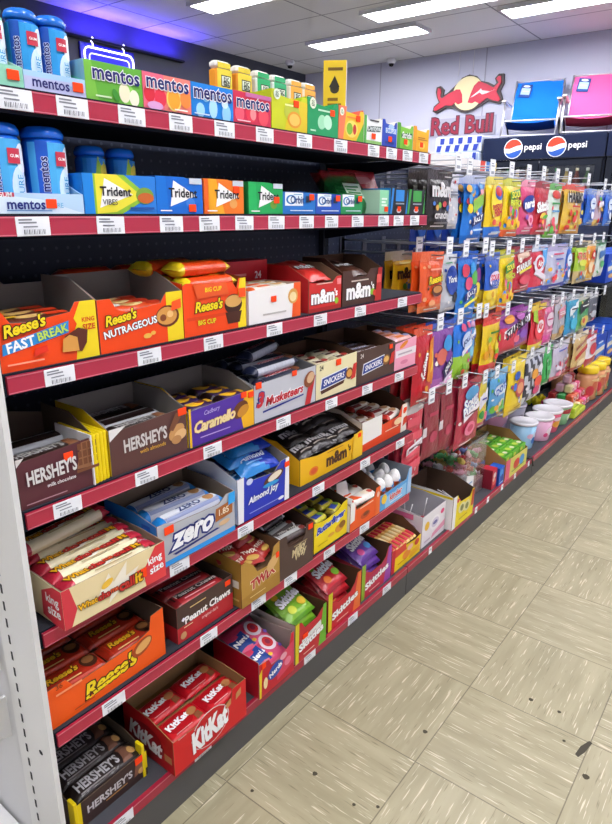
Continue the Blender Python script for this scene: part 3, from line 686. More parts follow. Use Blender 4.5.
closed('pale green gum box between the green carton and the black boxes on the second shelf', FX-.004, .64, .6825, z2, .056, .08, '#8fd6a6', [('l', .2, .3, .8, .7, 3, '#e6f5ea')], side='#bfe6c9', stk=[(.7, .2)])
pm = bagmesh(.16, .12, .035, lambda u, v: '#2fa052/film' if v < .78 else '#d13a44/film', [('p', [(.25, .3), (.7, .25), (.75, .6), (.3, .62)], '#e6f4e2'), ('l', .3, .34, .66, .56, 3, '#3c9a55'), ('e', .8, .3, .1, .1, '#d9efdc')], 'gum_bag', hole=False)
for i, (y, dx) in enumerate(((.55, .0), (.585, -.08))):
    o = obj('gum_bag', pm, None, (-.105+dx*.6, y+.06, z2+.1-.004*i), (-.6, 0, RZ)); tag(o, 'crinkly green plastic gum bag with red top, %s of two leaning behind the small cartons' % ('front', 'back')[i], 'gum bag', 'green gum bags')
    o.location.x -= .06
pr = bagmesh(.22, .12, .035, '#d8303c/foil', [('p', [(.1, .3), (.9, .35), (.9, .5), (.1, .45)], '#f0d0d0'), ('e', .5, .7, .2, .1, '#f0a0a0'), ('l', .2, .75, .8, .9, 2, '#e8686c')], 'gum_bag', hole=False)
o = obj('gum_bag', pr, None, (-.21, .745, z2+.11), (-.45, 0, RZ)); tag(o, 'red plastic gum bag leaning behind the black gum boxes on the second shelf', 'gum bag')
# ================================================================== third shelf
z3 = ZS[3]
def reeses(x, z, w, rot=.12, c='#f6d91e', **k): return t_("Reese's", x, z, w, c, shear=.25, bold=.05, out='#3a1c10', ow=.09, rot=rot, sp=.92, **k)
OR = '#f2490c'
orw = barmesh(.125, .034, .024, '#e8481a/foil', [('r', .12, .1, .88, .9, '#d93c12'), reeses(.42, .55, .4, 0), ('e', .76, .5, .1, .28, '#4a2416'), ('e', .76, .52, .07, .16, '#d8a35a')], '#c9381a/foil')
nutw = barmesh(.125, .034, .024, '#d84a1e/foil', [('e', .45, .5, .2, .36, '#e9c98a'), ('e', .4, .45, .12, .22, '#c99550'), ('r', .66, .15, .9, .85, '#b8321a'), ('r', .1, .2, .25, .8, '#e9e2d4')], '#d84a1e/foil')
fbw = barmesh(.125, .034, .024, '#5a2a1c/foil', [('e', .4, .5, .22, .34, '#d9b06a'), ('r', .62, .2, .9, .8, '#d8401c'), ('e', .2, .6, .1, .3, '#e9b52c')], '#8a2418/foil')
c1 = carton('orange open candy carton with slanted blue banner, first on the third shelf', FX, -.3425, -.1865, z3, .086, .086, .14, .115, OR,
    [('p', [(.74, 0), (1, 0), (1, 1), (.83, 1), (.75, .72), (.78, .62), (.73, .45), (.77, .3)], '#f1d51e'), t_('KING', .905, .68, .14, '#d8431c', bold=.04), t_('SIZE', .905, .55, .14, '#d8431c', bold=.04),
     ('p', [(.02, .28), (.68, .5), (.69, .7), (.03, .46)], '#2f8bd2'), t_('FAST', .2, .43, .28, WHT, rot=.17, bold=.05, shear=.05), t_('BREAK', .52, .55, .32, '#bfe05a', rot=.17, bold=.05, out='#2a6aa8', ow=.03), reeses(.25, .72, .42, .17),
     ('p', [(.6, .2), (.63, .44), (.78, .56), (.88, .5), (.86, .28), (.8, .14)], '#5d2a1c'), ('p', [(.59, .18), (.61, .4), (.68, .46), (.76, .4), (.77, .16)], '#d99a48'), ('l', .05, .1, .4, .15, 1, '#f9a080'), ('p', [(.3, .2), (.45, .25), (.44, .35), (.32, .33)], '#e8331c')],
    side='#e04a12', inner=GREY, prof=[(0, 1), (.06, .97), (.13, .78), (.3, .76), (.72, .84), (.78, 1), (1, 1)], fill=.046, backp=[(0, .8), (.25, .85), (.3, 1), (.5, 1), (.58, .9), (1, .9)])
rows(c1, fbw, .125, .034, .024, z3+.0465-z3, 3, 'dark red and brown bar', 'orange blue-bannered carton', x=.07)
c2 = carton('orange open candy carton with white slanted wordmark and nut cluster, second on the third shelf', FX, -.1835, -.0125, z3, .084, .084, .14, .112, OR,
    [('r', .79, 0, 1, 1, '#f1d51e'), ('e', .8, .52, .15, .22, '#6a3018'), ('e', .79, .53, .13, .18, '#d89a4a'), ('e', .74, .5, .04, .07, '#8a4a24'), ('e', .83, .56, .04, .07, '#efc27c'), t_('NUTRAGEOUS', .35, .42, .62, WHT, rot=.13, bold=.05, out='#26262c', ow=.06), reeses(.24, .64, .36, .13), ('e', .53, .2, .05, .05, '#e9b24a'), ('e', .6, .24, .03, .04, '#e9b24a'), ('p', [(.84, .62), (.97, .66), (.97, .85), (.85, .8)], '#ff5a1e')],
    side='#ef5f26', inner=GREY, prof=[(0, 1), (.14, 1), (.2, .8), (.3, .72), (.72, .8), (.78, .97), (1, 1)], fill=.044)
rows(c2, nutw, .125, .034, .024, .0445, 3, 'orange nut bar', 'orange carton with white slanted wordmark', x=.085)
c3 = carton('orange candy carton with cup picture and yellow right end, third on the third shelf', FX, -.0105, .1495, z3, .094, .094, .14, .1, OR,
    [('p', [(.86, 0), (1, 0), (1, 1), (.9, 1), (.84, .5)], '#f1d51e'), ('p', [(.04, .3), (.72, .3), (.72, .36), (.04, .36)], '#e23f10'), ('e', .78, .5, .15, .2, '#3c1d12'), ('p', [(.64, .35), (.92, .35), (.88, .12), (.68, .12)], '#4a2416'), ('e', .78, .56, .14, .12, '#d8a35a'), reeses(.38, .55, .44, .03), t_('BIG CUP', .34, .24, .28, '#f6d91e', bold=.05, out='#8a2a10', ow=.05), ('p', [(.2, .7), (.7, .72), (.66, .95), (.14, .98)], '#ea5a22'), t_('BIG CUP', .45, .85, .26, '#f6d91e', bold=.03), ('p', [(.86, .62), (.98, .62), (.98, .8), (.86, .8)], '#ff5418')],
    side='#e2430f', inner='#8a3a1c/matte', prof=[(0, .96), (.05, 1), (.78, .93), (.84, .8), (.88, 1), (1, 1)], fill=.074)
bgw = barmesh(.135, .05, .026, '#e84a16/foil', [('r', .03, .05, .12, .95, '#f1d51e'), reeses(.36, .52, .32, 0), t_('BIG CUP', .64, .3, .18, '#f6d91e'), ('e', .8, .5, .1, .3, '#4a2014')], '#efd02c/foil')
rows(c3, bgw, .135, .05, .026, .0745, 2, 'orange cup pack with yellow end', 'orange carton with cup picture', x=.08)
put('candy_bar', bgw, c3, .075, .043, .1012, (0, 0, .05), 'orange cup pack lying on top of the others in the carton with the cup picture', 'candy bar', None)
put('candy_bar', bgw, c3, .045, .1, .1014, (0, 0, .12), 'orange cup pack at the back of the heap above the carton with the cup picture', 'candy bar', None)
# a stack of loose red-orange bars at the back
rb = closed('long dark red candy box at the back behind the orange cartons', -.235, -.12, .16, z3, .085, .09, '#8a1f1c', [('l', .1, .3, .8, .7, 2, '#c9482c')], top='#a32a1e', cat='candy box', name='candy_box')
for i, (x, a) in enumerate(((.07, .05), (.2, -.08))):
    put('candy_bar', orw, rb, x, .045, .0858, (0, 0, a), 'dark orange bar on the long red box behind the orange cartons, %s' % ('left', 'right')[i], 'candy bar', 'loose bars on the long red box')
c4 = carton('white open candy box with torn-look orange end standing on the third shelf', FX, .1575, .322, z3, .066, .072, .1, .07, '#eceae6', [('p', [(.82, 0), (1, 0), (1, 1), (.86, 1)], '#ef5a1e'), ('e', .84, .62, .1, .22, '#d9a050'), ('e', .84, .6, .07, .14, '#f1d9a0'), ('l', .25, .18, .7, .26, 1, '#b9b6b0')], side='#f3f1ee', inner='#c9b9a8/matte', fill=.05, stk=[(.45, .62)])
stw = barmesh(.13, .028, .02, '#e9e4d8/foil', [('r', .2, .2, .5, .8, '#ef6a2c'), ('e', .7, .5, .15, .3, '#d9b06a')], '#ef6a2c/foil')
rows(c4, stw, .13, .028, .02, .0505, 3, 'white and orange wafer bar', 'white orange-ended box', x=.08)
closed('red upright carton flap with white numerals behind the white box on the third shelf', -.165, .17, .345, z3, .112, .05, '#c9202a', [t_('24', .82, .72, .12, WHT, bold=.04), ('l', .1, .7, .6, .78, 1, '#e88a8a')], top='#a81a24', cat='candy box', name='candy_box')
MM = lambda x, z, w, c='#4a2414', **k: t_('m&m', x, z, w, c, bold=.07, **k)
c5 = carton('red open candy carton with big white lowercase letters on the third shelf', FX, .3525, .4765, z3, .072, .074, .13, .1, '#cf2a26', [('r', 0, 0, 1, .12, '#a81f1e'), t_('m&m', .42, .45, .72, WHT, bold=.08, out='#4a2012', ow=.06), t_("'s", .82, .52, .1, WHT, bold=.06), ('e', .84, .25, .06, .1, '#8fc02a'), ('l', .2, .8, .7, .87, 1, '#f2b0a0'), ('r', .84, .75, .97, .93, '#ef8a8a')], side='#b81f22', inner=KRAFT, prof=[(0, .9), (.2, .85), (.3, .8), (.7, .82), (.85, 1), (1, 1)], fill=.034)
mmr = bagmesh(.085, .11, .022, '#d2332c/foil', [t_('m&m', .5, .5, .7, WHT, bold=.06, out='#4a2012', ow=.05)], hole=False)
pile(c5, [mmr], .034, [(.06, 0, 0, -1.3, .03), (.064, .004, .02, -1.25, -.04)], 'small red candy bag', 'red white-lettered carton')
c6 = carton('tall dark brown open candy carton with white letters at the end of the third shelf', FX, .4825, .656, z3, .078, .082, .12, .11, '#4a2c22', [t_('m&m', .4, .4, .62, WHT, bold=.08, out='#1c100c', ow=.05), t_("'s", .76, .48, .08, WHT, bold=.06), ('e', .76, .3, .06, .1, '#8fc02a'), ('e', .82, .26, .05, .09, '#d83a24'), ('l', .2, .66, .64, .73, 1, '#d9c8b8'), ('p', [(.82, 0), (1, 0), (1, 1), (.9, 1)], '#b9241f'), ('r', .86, .55, .98, .8, '#e05a50')], side='#3a221a', inner=BRN, prof=[(0, 1), (.2, 1), (.26, .8), (.6, .8), (.7, 1), (1, 1)], fill=.034)
mmb = bagmesh(.085, .11, .022, '#4d2c20/foil', [t_('m&m', .5, .5, .7, WHT, bold=.06)], hole=False)
pile(c6, [mmb], .034, [(.085, 0, 0, -1.35, .03), (.09, .0, .02, -1.35, -.03)], 'small brown candy bag', 'tall brown white-lettered carton')

# ================================================================== fourth shelf
z4 = ZS[4]
def hersh(x, z, w, c='#d7d3d0', **k): return t_("HERSHEY'S", x, z, w, c, bold=.055, hh=.3, **k)
dkw = barmesh(.135, .045, .02, '#2c1b17/foil', [t_("HERSHEY'S", .42, .5, .6, '#b9b6b4', bold=.05, hh=.42), ('p', [(.74, .1), (.9, .2), (.88, .9), (.76, .8)], '#8a5a3c')], '#1c100e/foil')
slv = barmesh(.135, .04, .02, '#d0d3d8/foil', [('r', .1, .1, .9, .55, '#2a1b18')], '#c4c7cc/foil')
choc = [('p', [(.72, .44), (.8, .96), (1.0, .98), (.99, .4)], '#9a6a48')]+[('r', .745+.065*i, .5+.16*j, .795+.065*i, .63+.16*j, '#7a4a30') for i in range(4) for j in range(3)]
c7 = carton('dark brown open chocolate carton with grey lettering, first on the fourth shelf', FX, -.3425, -.209, z4, .074, .08, .15, .108, '#5a2c33', [('p', [(0, .85), (.1, 1), (0, 1)], '#dedad6')]+choc+[hersh(.4, .6, .62, rot=.02), t_('milk chocolate', .5, .34, .36, WHT, bold=.01), ('l', .05, .08, .55, .12, 1, '#a88088'), ('r', .7, .38, 1, .44, '#7a4a30')], side='#4a242a', inner='#54443a/matte', prof=[(0, .88), (.06, .93), (.9, 1), (1, 1)], fill=.05, backp=[(0, 1), (.2, 1.05), (.5, 1), (1, .85)], stk=[(.62, .78)])
rows(c7, dkw, .125, .045, .02, .0505, 1, 'silver-edged dark chocolate bar', 'first dark brown carton', x=.067, y0=.07, mes=[slv])
put('candy_bar', dkw, c7, .066, .033, .0508, (0, 0, .03), 'dark brown wrapped chocolate bar lying in front in the first dark brown carton', 'candy bar', None)
# folded white and yellow flaps between the cartons
c8 = carton('brown open almond chocolate carton with yellow left edge, second on the fourth shelf', FX, -.1835, -.0175, z4, .08, .082, .15, .105, '#5b3a36', [('p', [(.0, .75), (.0, 1), (.2, 1)], '#e5e2de'), hersh(.44, .58, .56, '#cfc9c4', rot=.02), t_('with almonds', .52, .34, .34, '#e0a83a', bold=.01), ('e', .85, .5, .12, .16, '#c9955a', .5), ('e', .9, .42, .09, .12, '#e0b47c', .2), ('p', [(.74, .6), (.85, .95), (.95, .9), (.8, .55)], '#7a4c34'), ('e', .84, .33, .07, .1, '#b98552')], side='#efd01e', sops=[('r', 0, 0, .8, 1, '#4d3430')], inner=GREY, prof=[(0, .92), (.9, 1), (1, 1)], fill=.052, stk=[(.94, .93, .02, .014)])
rows(c8, slv, .135, .042, .02, .0525, 3, 'shiny dark almond bar', 'brown almond carton', x=.085, mes=[dkw, slv, dkw])
for i in range(4):
    m = M(); m.rbox(0, .007, 0, .1, 0, .085, '#f0d414/card', .002); o = obj('carton_flap', m, c8, (-.034+.0075*i, -.004+.001*i, 0), label='yellow folded carton flap')
m = M(); m.box(0, .002, 0, .1, 0, .085, '#e8e6e4'); obj('carton_flap', m, c8, (-.0368, -.004, 0), label='white folded carton flap')
c9 = carton('purple open caramel chocolate carton with gold right end on the fourth shelf', FX, -.0125, .1665, z4, .07, .076, .15, .105, '#52309c', [('p', [(.82, 0), (1, 0), (1, 1), (.86, 1), (.78, .4)], '#f0b41c'), ('e', .78, .55, .13, .22, '#6a3a1c', .4), ('e', .82, .5, .1, .14, '#c98a2c', .4), t_('Cadbury', .34, .78, .24, '#b9a8e0', shear=.3, bold=.02, rot=.06), t_('Caramello', .38, .5, .62, '#f0d9a0', shear=.25, bold=.06, rot=.05, out='#c08a3c', ow=.04, sp=.9), ('l', .15, .16, .6, .21, 1, '#b9a0e0'), ('p', [(.0, .0), (.03, 0), (.03, 1), (0, 1)], '#e8b81e')], side='#f0cc14', inner=GREY, fill=.05, stk=[(.83, .93), (.95, .88)])
crw = barmesh(.07, .036, .022, '#3a2050/foil', [('e', .4, .5, .3, .35, '#e8b42a'), ('e', .6, .6, .15, .25, '#6a2f20'), ('r', .75, .2, .95, .8, '#c9982a')], '#2a1818/foil')
rows(c9, crw, .07, .036, .022, .0505, 3, 'purple and gold caramel bar', 'purple carton', cols=2, jit=.12)
c10 = carton('silver-grey open candy carton with red and blue script on the fourth shelf', FX, .1685, .3805, z4, .082, .086, .16, .1, '#bfc1c8', [t_('3', .09, .55, .12, '#c92b38', shear=.3, bold=.09, out='#1f2f86', ow=.08), t_('Musketeers', .47, .48, .62, '#c92b38', shear=.3, bold=.05, out='#f2f2f4', ow=.09, rot=.03), ('p', [(.12, .2), (.78, .3), (.78, .34), (.12, .25)], '#1f2f86'), ('p', [(.8, .0), (.9, .0), (.99, .75), (.88, .62)], '#c02830'), ('e', .88, .68, .1, .2, '#8a4a2a', .6), ('e', .9, .72, .07, .13, '#d8b088', .6)], side='#a9abb2', inner='#7c7b7c/matte', fill=.058, stk=[(.06, .93, .018, .014), (.62, .97)])
muw = barmesh(.165, .036, .026, '#b9bcc6/foil', [('r', .1, .08, .9, .5, '#1c2236'), t_('Musketeers', .5, .6, .56, '#b3222e', shear=.3, bold=.05, out='#e8e8ee', ow=.07), ('e', .85, .4, .08, .3, '#7a4628')], '#232a44/foil')
rows(c10, muw, .165, .036, .026, .0585, 4, 'silver and navy bar with red script', 'silver-grey carton', x=.105, jit=.1)
for i, (x, y, a) in enumerate(((.1, .04, .06), (.11, .085, -.05), (.1, .126, .04))):
    put('candy_bar', muw, c10, x, y, .0852, (0, 0, a), 'silver and navy bar in the top layer of the silver-grey carton, %s' % of(i), 'candy bar', 'upper bars in the silver-grey carton')
put('candy_bar', muw, c10, .11, .085, .1115, (0, 0, .3), 'silver and navy bar lying askew on top in the silver-grey carton', 'candy bar', None)
def snick(x, z, w): return [('p', [(x-w*.56, z-.2), (x+w*.5, z-.1), (x+w*.56, z+.24), (x-w*.5, z+.14)], '#f0f0f2'), ('p', [(x-w*.53, z-.17), (x+w*.48, z-.08), (x+w*.53, z+.21), (x-w*.47, z+.11)], '#27408f'), t_('SNICKERS', x, z+.02, w*.86, '#f6f6f8', shear=.2, bold=.04, rot=.07, mh=.24)]
c11 = carton('cream open candy carton with blue wordmark band, right of the silver-grey carton', FX, .3825, .5535, z4, .086, .09, .16, .1, '#e9dfb0', [t_('24', .12, .83, .09, '#2a241c', bold=.03), ('p', [(.1, .22), (.7, .34), (.66, .22), (.12, .12)], '#4a2416')]+snick(.42, .42, .6)+[('e', .8, .45, .1, .16, '#6a3a20'), ('e', .8, .45, .07, .11, '#d89a4a'), ('p', [(.84, .25), (.96, .28), (.99, .7), (.9, .68)], '#c9302a')], side='#d9cf9c', inner=BRN, fill=.06, stk=[(.52, .86, .02, .015)])
snw = barmesh(.07, .034, .024, '#e9e0bc/foil', [('r', .2, .2, .62, .8, '#4a2a1c'), ('e', .7, .5, .18, .3, '#b0322a'), ('l', .22, .35, .6, .65, 1, '#eae4d0')], '#d8cfa8/foil')
rows(c11, snw, .07, .034, .024, .0605, 3, 'cream and brown wrapped small bar', 'cream carton', cols=2, jit=.14)
c12 = carton('dark brown open candy carton with blue wordmark band, right of the cream carton', FX, .5555, .744, z4, .086, .086, .17, .105, '#4f3730', [t_('24', .12, .85, .08, '#e0d8d0', bold=.03)]+snick(.42, .45, .52)+[('e', .76, .5, .1, .16, '#8a5a30'), ('e', .76, .52, .07, .1, '#e0b060'), ('p', [(.84, .3), (.97, .34), (.99, .72), (.9, .66)], '#c9302a')], side='#3d2a24', inner=BRN, fill=.05, stk=[(.88, .88)])
snb = barmesh(.165, .034, .024, '#4a2e24/foil', [t_('SNICKERS', .5, .5, .5, '#e9e6f0', bold=.05, out='#27408f', ow=.08)], '#33201a/foil')
rows(c12, snb, .165, .034, .024, .0505, 4, 'brown bar with blue wordmark', 'brown carton beside the cream one', x=.094)
c13 = carton('pale pink candy carton with white band at the end of the fourth shelf', FX, .7465, .8685, z4, .076, .084, .17, .095, '#eda0b8', [('r', .05, .42, 1, .66, '#f0e4e6'), ('e', .4, .82, .2, .08, '#e98a2a', .3), ('e', .45, .22, .18, .07, '#d87a98'), ('l', .15, .48, .8, .58, 1, '#b9a8b0')], side='#7a5648', inner=BRN, fill=.07)
pkw = barmesh(.1, .03, .018, '#e8a8a0/foil', [('r', .2, .2, .6, .8, '#e8803a'), ('r', .65, .2, .9, .8, '#8a90b8')], '#e9c0c8/foil')
rows(c13, pkw, .1, .03, .018, .0705, 4, 'pink and orange wrapped stick', 'pale pink carton', x=.06)

# ================================================================== fifth shelf
z5 = ZS[5]
YB = '#ecd9a6'
WC = [('What', '#f0b41c'), ('cha', '#c9302a'), ('ma', '#d9542a'), ('call', '#c9302a'), ('it', '#f0b41c')]
def whatcha(x0, z, w, rot=.06):
    out = []; tot = sum(len(a) for a, _ in WC); x = x0-w/2
    for a, c in WC:
        k = len(a)/tot*w*(1.12 if a == 'What' else 1); out.append(t_(a, x+k/2, z+(x-x0)*math.tan(rot)*.0+.0, k*.98, c, bold=.06, out='#4a2012', ow=.09, mh=.36)); x += k
    return out
wcw = barmesh(.185, .038, .026, '#ecdfb8/foil', [('p', [(.3, .5), (.45, .2), (.6, .6), (.5, .9)], '#f6f0e0')]+whatcha(.44, .5, .78)+[('r', .84, .1, .97, .9, '#c2283c'), t_('KING', .9, .65, .1, '#f2dfe0'), ('l', .3, .08, .7, .16, 1, '#b9a070')], '#b8243a/foil')
c14 = carton('cream open king size candy carton with red ends, first on the fifth shelf', -.018, -.3175, -.1135, z5, .07, .07, .15, .075, '#ead7a4', [('p', [(0, 0), (.06, 0), (.12, .4), (.07, 1), (0, 1)], '#d33844'), ('p', [(.78, 0), (1, 0), (1, 1), (.9, .98), (.76, .45)], '#e23e42'), t_('king', .89, .62, .15, WHT, rot=.1, bold=.04), t_('size', .9, .38, .15, WHT, rot=.1, bold=.04), ('p', [(.3, .4), (.42, .9), (.46, .6), (.6, .98), (.58, .6), (.72, .7), (.62, .4), (.7, .2), (.5, .3), (.4, .1), (.42, .3)], '#f4ecd8'), ('e', .4, .65, .06, .09, '#f0c040', .4)]+whatcha(.42, .4, .6), side='#e5d6aa', sops=[('p', [(.6, .1), (.8, 0), (1, 0), (1, 1), (.85, 1), (.62, .75)], '#d33844'), t_('king', .82, .62, .24, WHT, bold=.04), t_('size', .84, .36, .24, WHT, bold=.04), t_('it', .2, .55, .2, '#f0b41c', bold=.06, out='#4a2012', ow=.09)], inner='#a3917a/matte', fill=.045, stk=[(.74, .42, .02, .018)])
rows(c14, wcw, .185, .034, .026, .0455, 4, 'cream king size bar with red ends', 'cream king size carton', x=.102, y0=.004, lift=lambda i: .004*i)
put('candy_bar', wcw, c14, .085, .125, .087, (0, 0, .12), 'cream king size bar lying on top at the back of its carton', 'candy bar', None)
zw = barmesh(.17, .036, .028, '#c7cbd6/foil', [('r', .1, .3, .9, .75, '#e6e8f0'), t_('ZERO', .5, .52, .34, '#2c3f7a', bold=.05), ('e', .8, .5, .07, .3, '#b98a5a'), ('r', .1, .04, .9, .2, '#8a94b8')], '#1f86d8/foil')
c15 = carton('silver candy carton with blue rims and blue slanted wordmark on the fifth shelf', -.038, -.111, .0885, z5, .087, .089, .155, .1, '#b4b6bb', [('r', 0, 0, 1, .12, '#2a93e0'), ('p', [(.16, .22), (.74, .3), (.78, .26), (.2, .17)], '#1c2a78'), t_('zero', .42, .5, .56, '#f4f5f7', shear=.3, bold=.07, out='#1c2a78', ow=.11, rot=.04), ('p', [(.72, .45), (.96, .5), (.97, .82), (.73, .76)], '#a8622c'), t_('1.85', .84, .64, .14, '#f2e4c8', bold=.03), ('e', .84, .36, .08, .06, '#d8b48a'), ('p', [(.9, .72), (1, .74), (1, 1.0), (.91, 1.0)], '#2fa3ea')], side='#2a86d6', sops=[('r', 0, 0, 1, .68, '#a3a6ad'), ('r', .72, .6, .88, .95, '#1c62c8')], inner='#8d7a66/matte', prof=[(0, 1), (.1, .99), (.2, .9), (.78, .84), (.88, 1), (1, 1)], fill=.058, stk=[(.13, .82, .022, .016)])
rows(c15, zw, .17, .036, .028, .0585, 3, 'silver wrapped bar with blue ends', 'silver and blue carton', x=.098, jit=.05, pitch=.044)
ajw = bagmesh(.12, .1, .026, lambda u, v: '#1c3bb0/foil' if (u-.3)*.8+v > .35 else '#2a86d0/foil', [t_('Almond', .45, .4, .64, '#e6ecf6', shear=.2, bold=.07), ('e', .66, .68, .2, .14, '#6a3c24', .3), ('e', .68, .69, .13, .08, '#f0ece4', .3), ('l', .2, .2, .6, .26, 1, '#9ac8f0')], hole=False)
c16 = carton('blue open almond candy carton with white ends, bags piled above it, on the fifth shelf', -.046, .1065, .276, z5, .1, .102, .15, .125, '#2436b4', [('p', [(0, 0), (.1, 0), (.12, 1), (0, 1)], '#e9eaee'), ('p', [(.9, 0), (1, 0), (1, 1), (.93, 1)], '#eceef0'), ('e', .22, .85, .06, .07, '#c0cae8'), t_('Almond Joy', .48, .42, .6, '#e8ecf6', shear=.25, bold=.06, out='#0d1a68', ow=.05, rot=.06), ('e', .68, .7, .2, .12, '#5a3422', .2), ('e', .7, .72, .14, .08, '#e8dcc4', .2), ('e', .62, .58, .16, .05, '#2f9ad8'), ('l', .2, .12, .8, .16, 1, '#8a9ae0'), ('e', .82, .13, .06, .04, '#e8ecf4')], side='#f0f0f0', sops=[('r', .6, .3, .85, .45, '#4a4a50')], inner='#9a968f/matte', prof=[(0, 1), (.14, 1), (.2, .86), (.7, .8), (.84, .98), (1, 1)], fill=.05, stk=[(.95, .86)])
pile(c16, [ajw], .05, [(.068, .02, 0, -1.3, .04), (.1, .0, .024, -1.1, -.05), (.07, .03, .044, -1.25, .08), (.095, .025, .066, -1.3, -.1)], 'crumpled blue coconut candy pack', 'blue almond carton')
mmk = bagmesh(.1, .105, .02, lambda u, v: '#231a19/foil', [t_('m&m', .47, .36, .74, '#e2dede', bold=.07), ('e', .8, .68, .1, .1, '#9a3a24'), ('e', .3, .66, .1, .09, '#5a7a3a'), ('l', .2, .12, .7, .18, 1, '#b0a69c')], hole=False)
c17 = carton('yellow open candy carton with brown lowercase letters, heaped with dark packs, on the fifth shelf', -.062, .3385, .6105, z5, .066, .07, .16, .1, '#eeb714', [('e', .2, .35, .07, .16, '#e2761c'), ('e', .2, .35, .045, .1, '#d8522c'), t_('m&m', .56, .47, .34, '#4d2a16', bold=.09), t_("'s", .77, .58, .05, '#4d2a16', bold=.06), ('l', .4, .76, .66, .82, 1, '#b8841c'), ('e', .9, .5, .05, .15, '#7a4a1c'), ('e', .9, .47, .03, .09, '#d8a04c'), ('p', [(.82, 0), (1, 0), (1, 1), (.84, 1)], '#f0c12a')], side='#e8ae14', sops=[('l', .3, .3, .8, .6, 2, '#c9901a')], inner='#4d3a2c/matte', prof=[(0, 1), (.1, .95), (.25, .86), (.8, .86), (.92, 1), (1, 1.04)], fill=.05, stk=[(.94, .88)])
pile(c17, [mmk], .05, [(.056, 0, 0, -1.4, .04), (.112, .0, .006, -1.35, .0), (.166, .0, 0, -1.4, -.04), (.216, .0, .006, -1.35, .03), (.07, .035, .024, -1.35, -.1), (.14, .032, .03, -1.3, .1), (.2, .035, .026, -1.35, 0.), (.1, .036, .05, -1.35, .1), (.165, .034, .054, -1.3, -.1)], 'dark glossy candy pack', 'yellow brown-lettered carton')
c18 = carton('orange and white open wafer candy carton at the end of the fifth shelf', -.068, .6185, .868, z5, .086, .084, .17, .11, '#e8481e', [('p', [(0, .25), (.42, .3), (.42, 1), (0, 1)], '#ece9e2'), ('e', .78, .45, .14, .2, '#c93a1e'), ('e', .8, .48, .1, .12, '#f0cfa0'), ('p', [(.86, 0), (1, .0), (1, 1), (.88, 1)], '#efe6da'), ('e', .94, .75, .04, .1, '#e8582a'), ('l', .5, .3, .8, .36, 1, '#f4d0b8'), ('p', [(.9, .2), (1, .3), (1, .55), (.92, .5)], '#d8432a')], side='#d9cdbd', inner='#513b2c/matte', prof=[(0, .95), (.4, 1), (.44, .62), (.8, .66), (.88, 1), (1, 1)], fill=.045, stk=[(.95, .8)])
wfw = barmesh(.1, .036, .024, '#e9dcd0/foil', [('r', .1, .1, .5, .9, '#8a2a22'), ('e', .7, .5, .16, .3, '#b98a60'), ('l', .15, .35, .45, .65, 1, '#f0e8e0')], '#c9362a/foil')
rows(c18, wfw, .1, .036, .024, .0455, 4, 'white and red wrapped wafer bar', 'orange and white carton', cols=2, jit=.2)
closed('grey carton lid with dark lettering standing behind the yellow carton', -.245, .5, .66, z5, .12, .02, '#a6a098', [t_('Verio', .5, .62, .4, '#3a3c46', bold=.03), ('e', .6, .85, .12, .05, '#3a56a8')], cat='carton', name='carton_lid')

# ================================================================== sixth shelf
z6 = ZS[6]
rw = barmesh(.12, .05, .02, '#c9381c/foil', [('r', .06, .1, .94, .9, '#b62c16'), reeses(.38, .55, .5, 0, '#f0b828'), ('l', .2, .12, .6, .2, 1, '#e8c07a'), ('e', .8, .5, .13, .34, '#4d2818'), ('e', .8, .55, .09, .2, '#9a643a')], '#a82c18/foil')
c19 = carton('bright orange open candy carton with low front and yellow script, sixth shelf', -.055, -.3435, -.0975, z6, .104, .106, .18, .1, '#f25a12', [reeses(.5, .33, .46, .08), ('p', [(.28, .2), (.66, .3), (.66, .325), (.28, .225)], '#5a2a12'), ('p', [(.3, .14), (.6, .22), (.6, .24), (.3, .16)], '#f6d91e'), ('e', .78, .48, .1, .14, '#a84a1c', .4), ('e', .79, .49, .08, .09, '#e0a860', .4), t_('36', .09, .72, .05, '#8a3a14'), ('l', .06, .55, .26, .62, 1, '#f79a6a'), ('l', .18, .1, .34, .14, 1, '#b84a18')], side='#e0520f', inner='#6d5c4c/matte', prof=[(0, .74), (.14, .76), (.2, .56), (.74, .62), (.86, .7), (.88, .96), (1, 1)], fill=.042)
rows(c19, rw, .115, .05, .02, .0425, 3, 'red-orange cup pack with yellow script', 'bright orange carton', cols=2, jit=.04, pitch=.055)
pcw = barmesh(.135, .044, .024, '#b0242c/foil', [('r', .05, .45, .95, .9, '#3a2420'), t_('Peanut Chews', .5, .66, .8, '#d8cfca', bold=.04, mh=.3), ('l', .2, .2, .8, .32, 1, '#e8a0a0')], '#8a1c22/foil')
c20 = carton('dark brown and red open candy carton with white wordmark, second on the sixth shelf', -.055, -.0655, .0925, z6, .082, .084, .125, .085, '#b8232c', [('p', [(0, .42), (1, .48), (1, 1), (0, 1)], '#4a342e'), t_('Peanut Chews', .54, .56, .82, '#f2eeea', bold=.06, rot=.03, out='#2a1814', ow=.05), ('p', [(.07, .6), (.1, .66), (.14, .6), (.1, .54)], '#e9e4f0'), ('l', .22, .8, .5, .85, 1, '#d8b878'), t_('original dark', .56, .33, .3, '#f0c8c0'), ('e', .09, .18, .05, .1, '#c99a6a'), ('l', .1, .36, .25, .4, 1, '#f0d8a8')], side='#a01c26', sops=[('r', 0, .45, 1, 1, '#3c2a25')], inner='#5c4a3e/matte', fill=.055, stk=[(.9, .85)])
rows(c20, pcw, .135, .04, .024, .0555, 3, 'dark red wrapped chew bar', 'brown and red carton', x=.078, jit=.06)
twm = bagmesh(.055, .06, .018, '#b3302a/foil', [t_('TWIX', .5, .5, .7, '#f0e4d0', bold=.07), ('e', .5, .2, .3, .12, '#c9a04c')], hole=False, n=(6, 8))
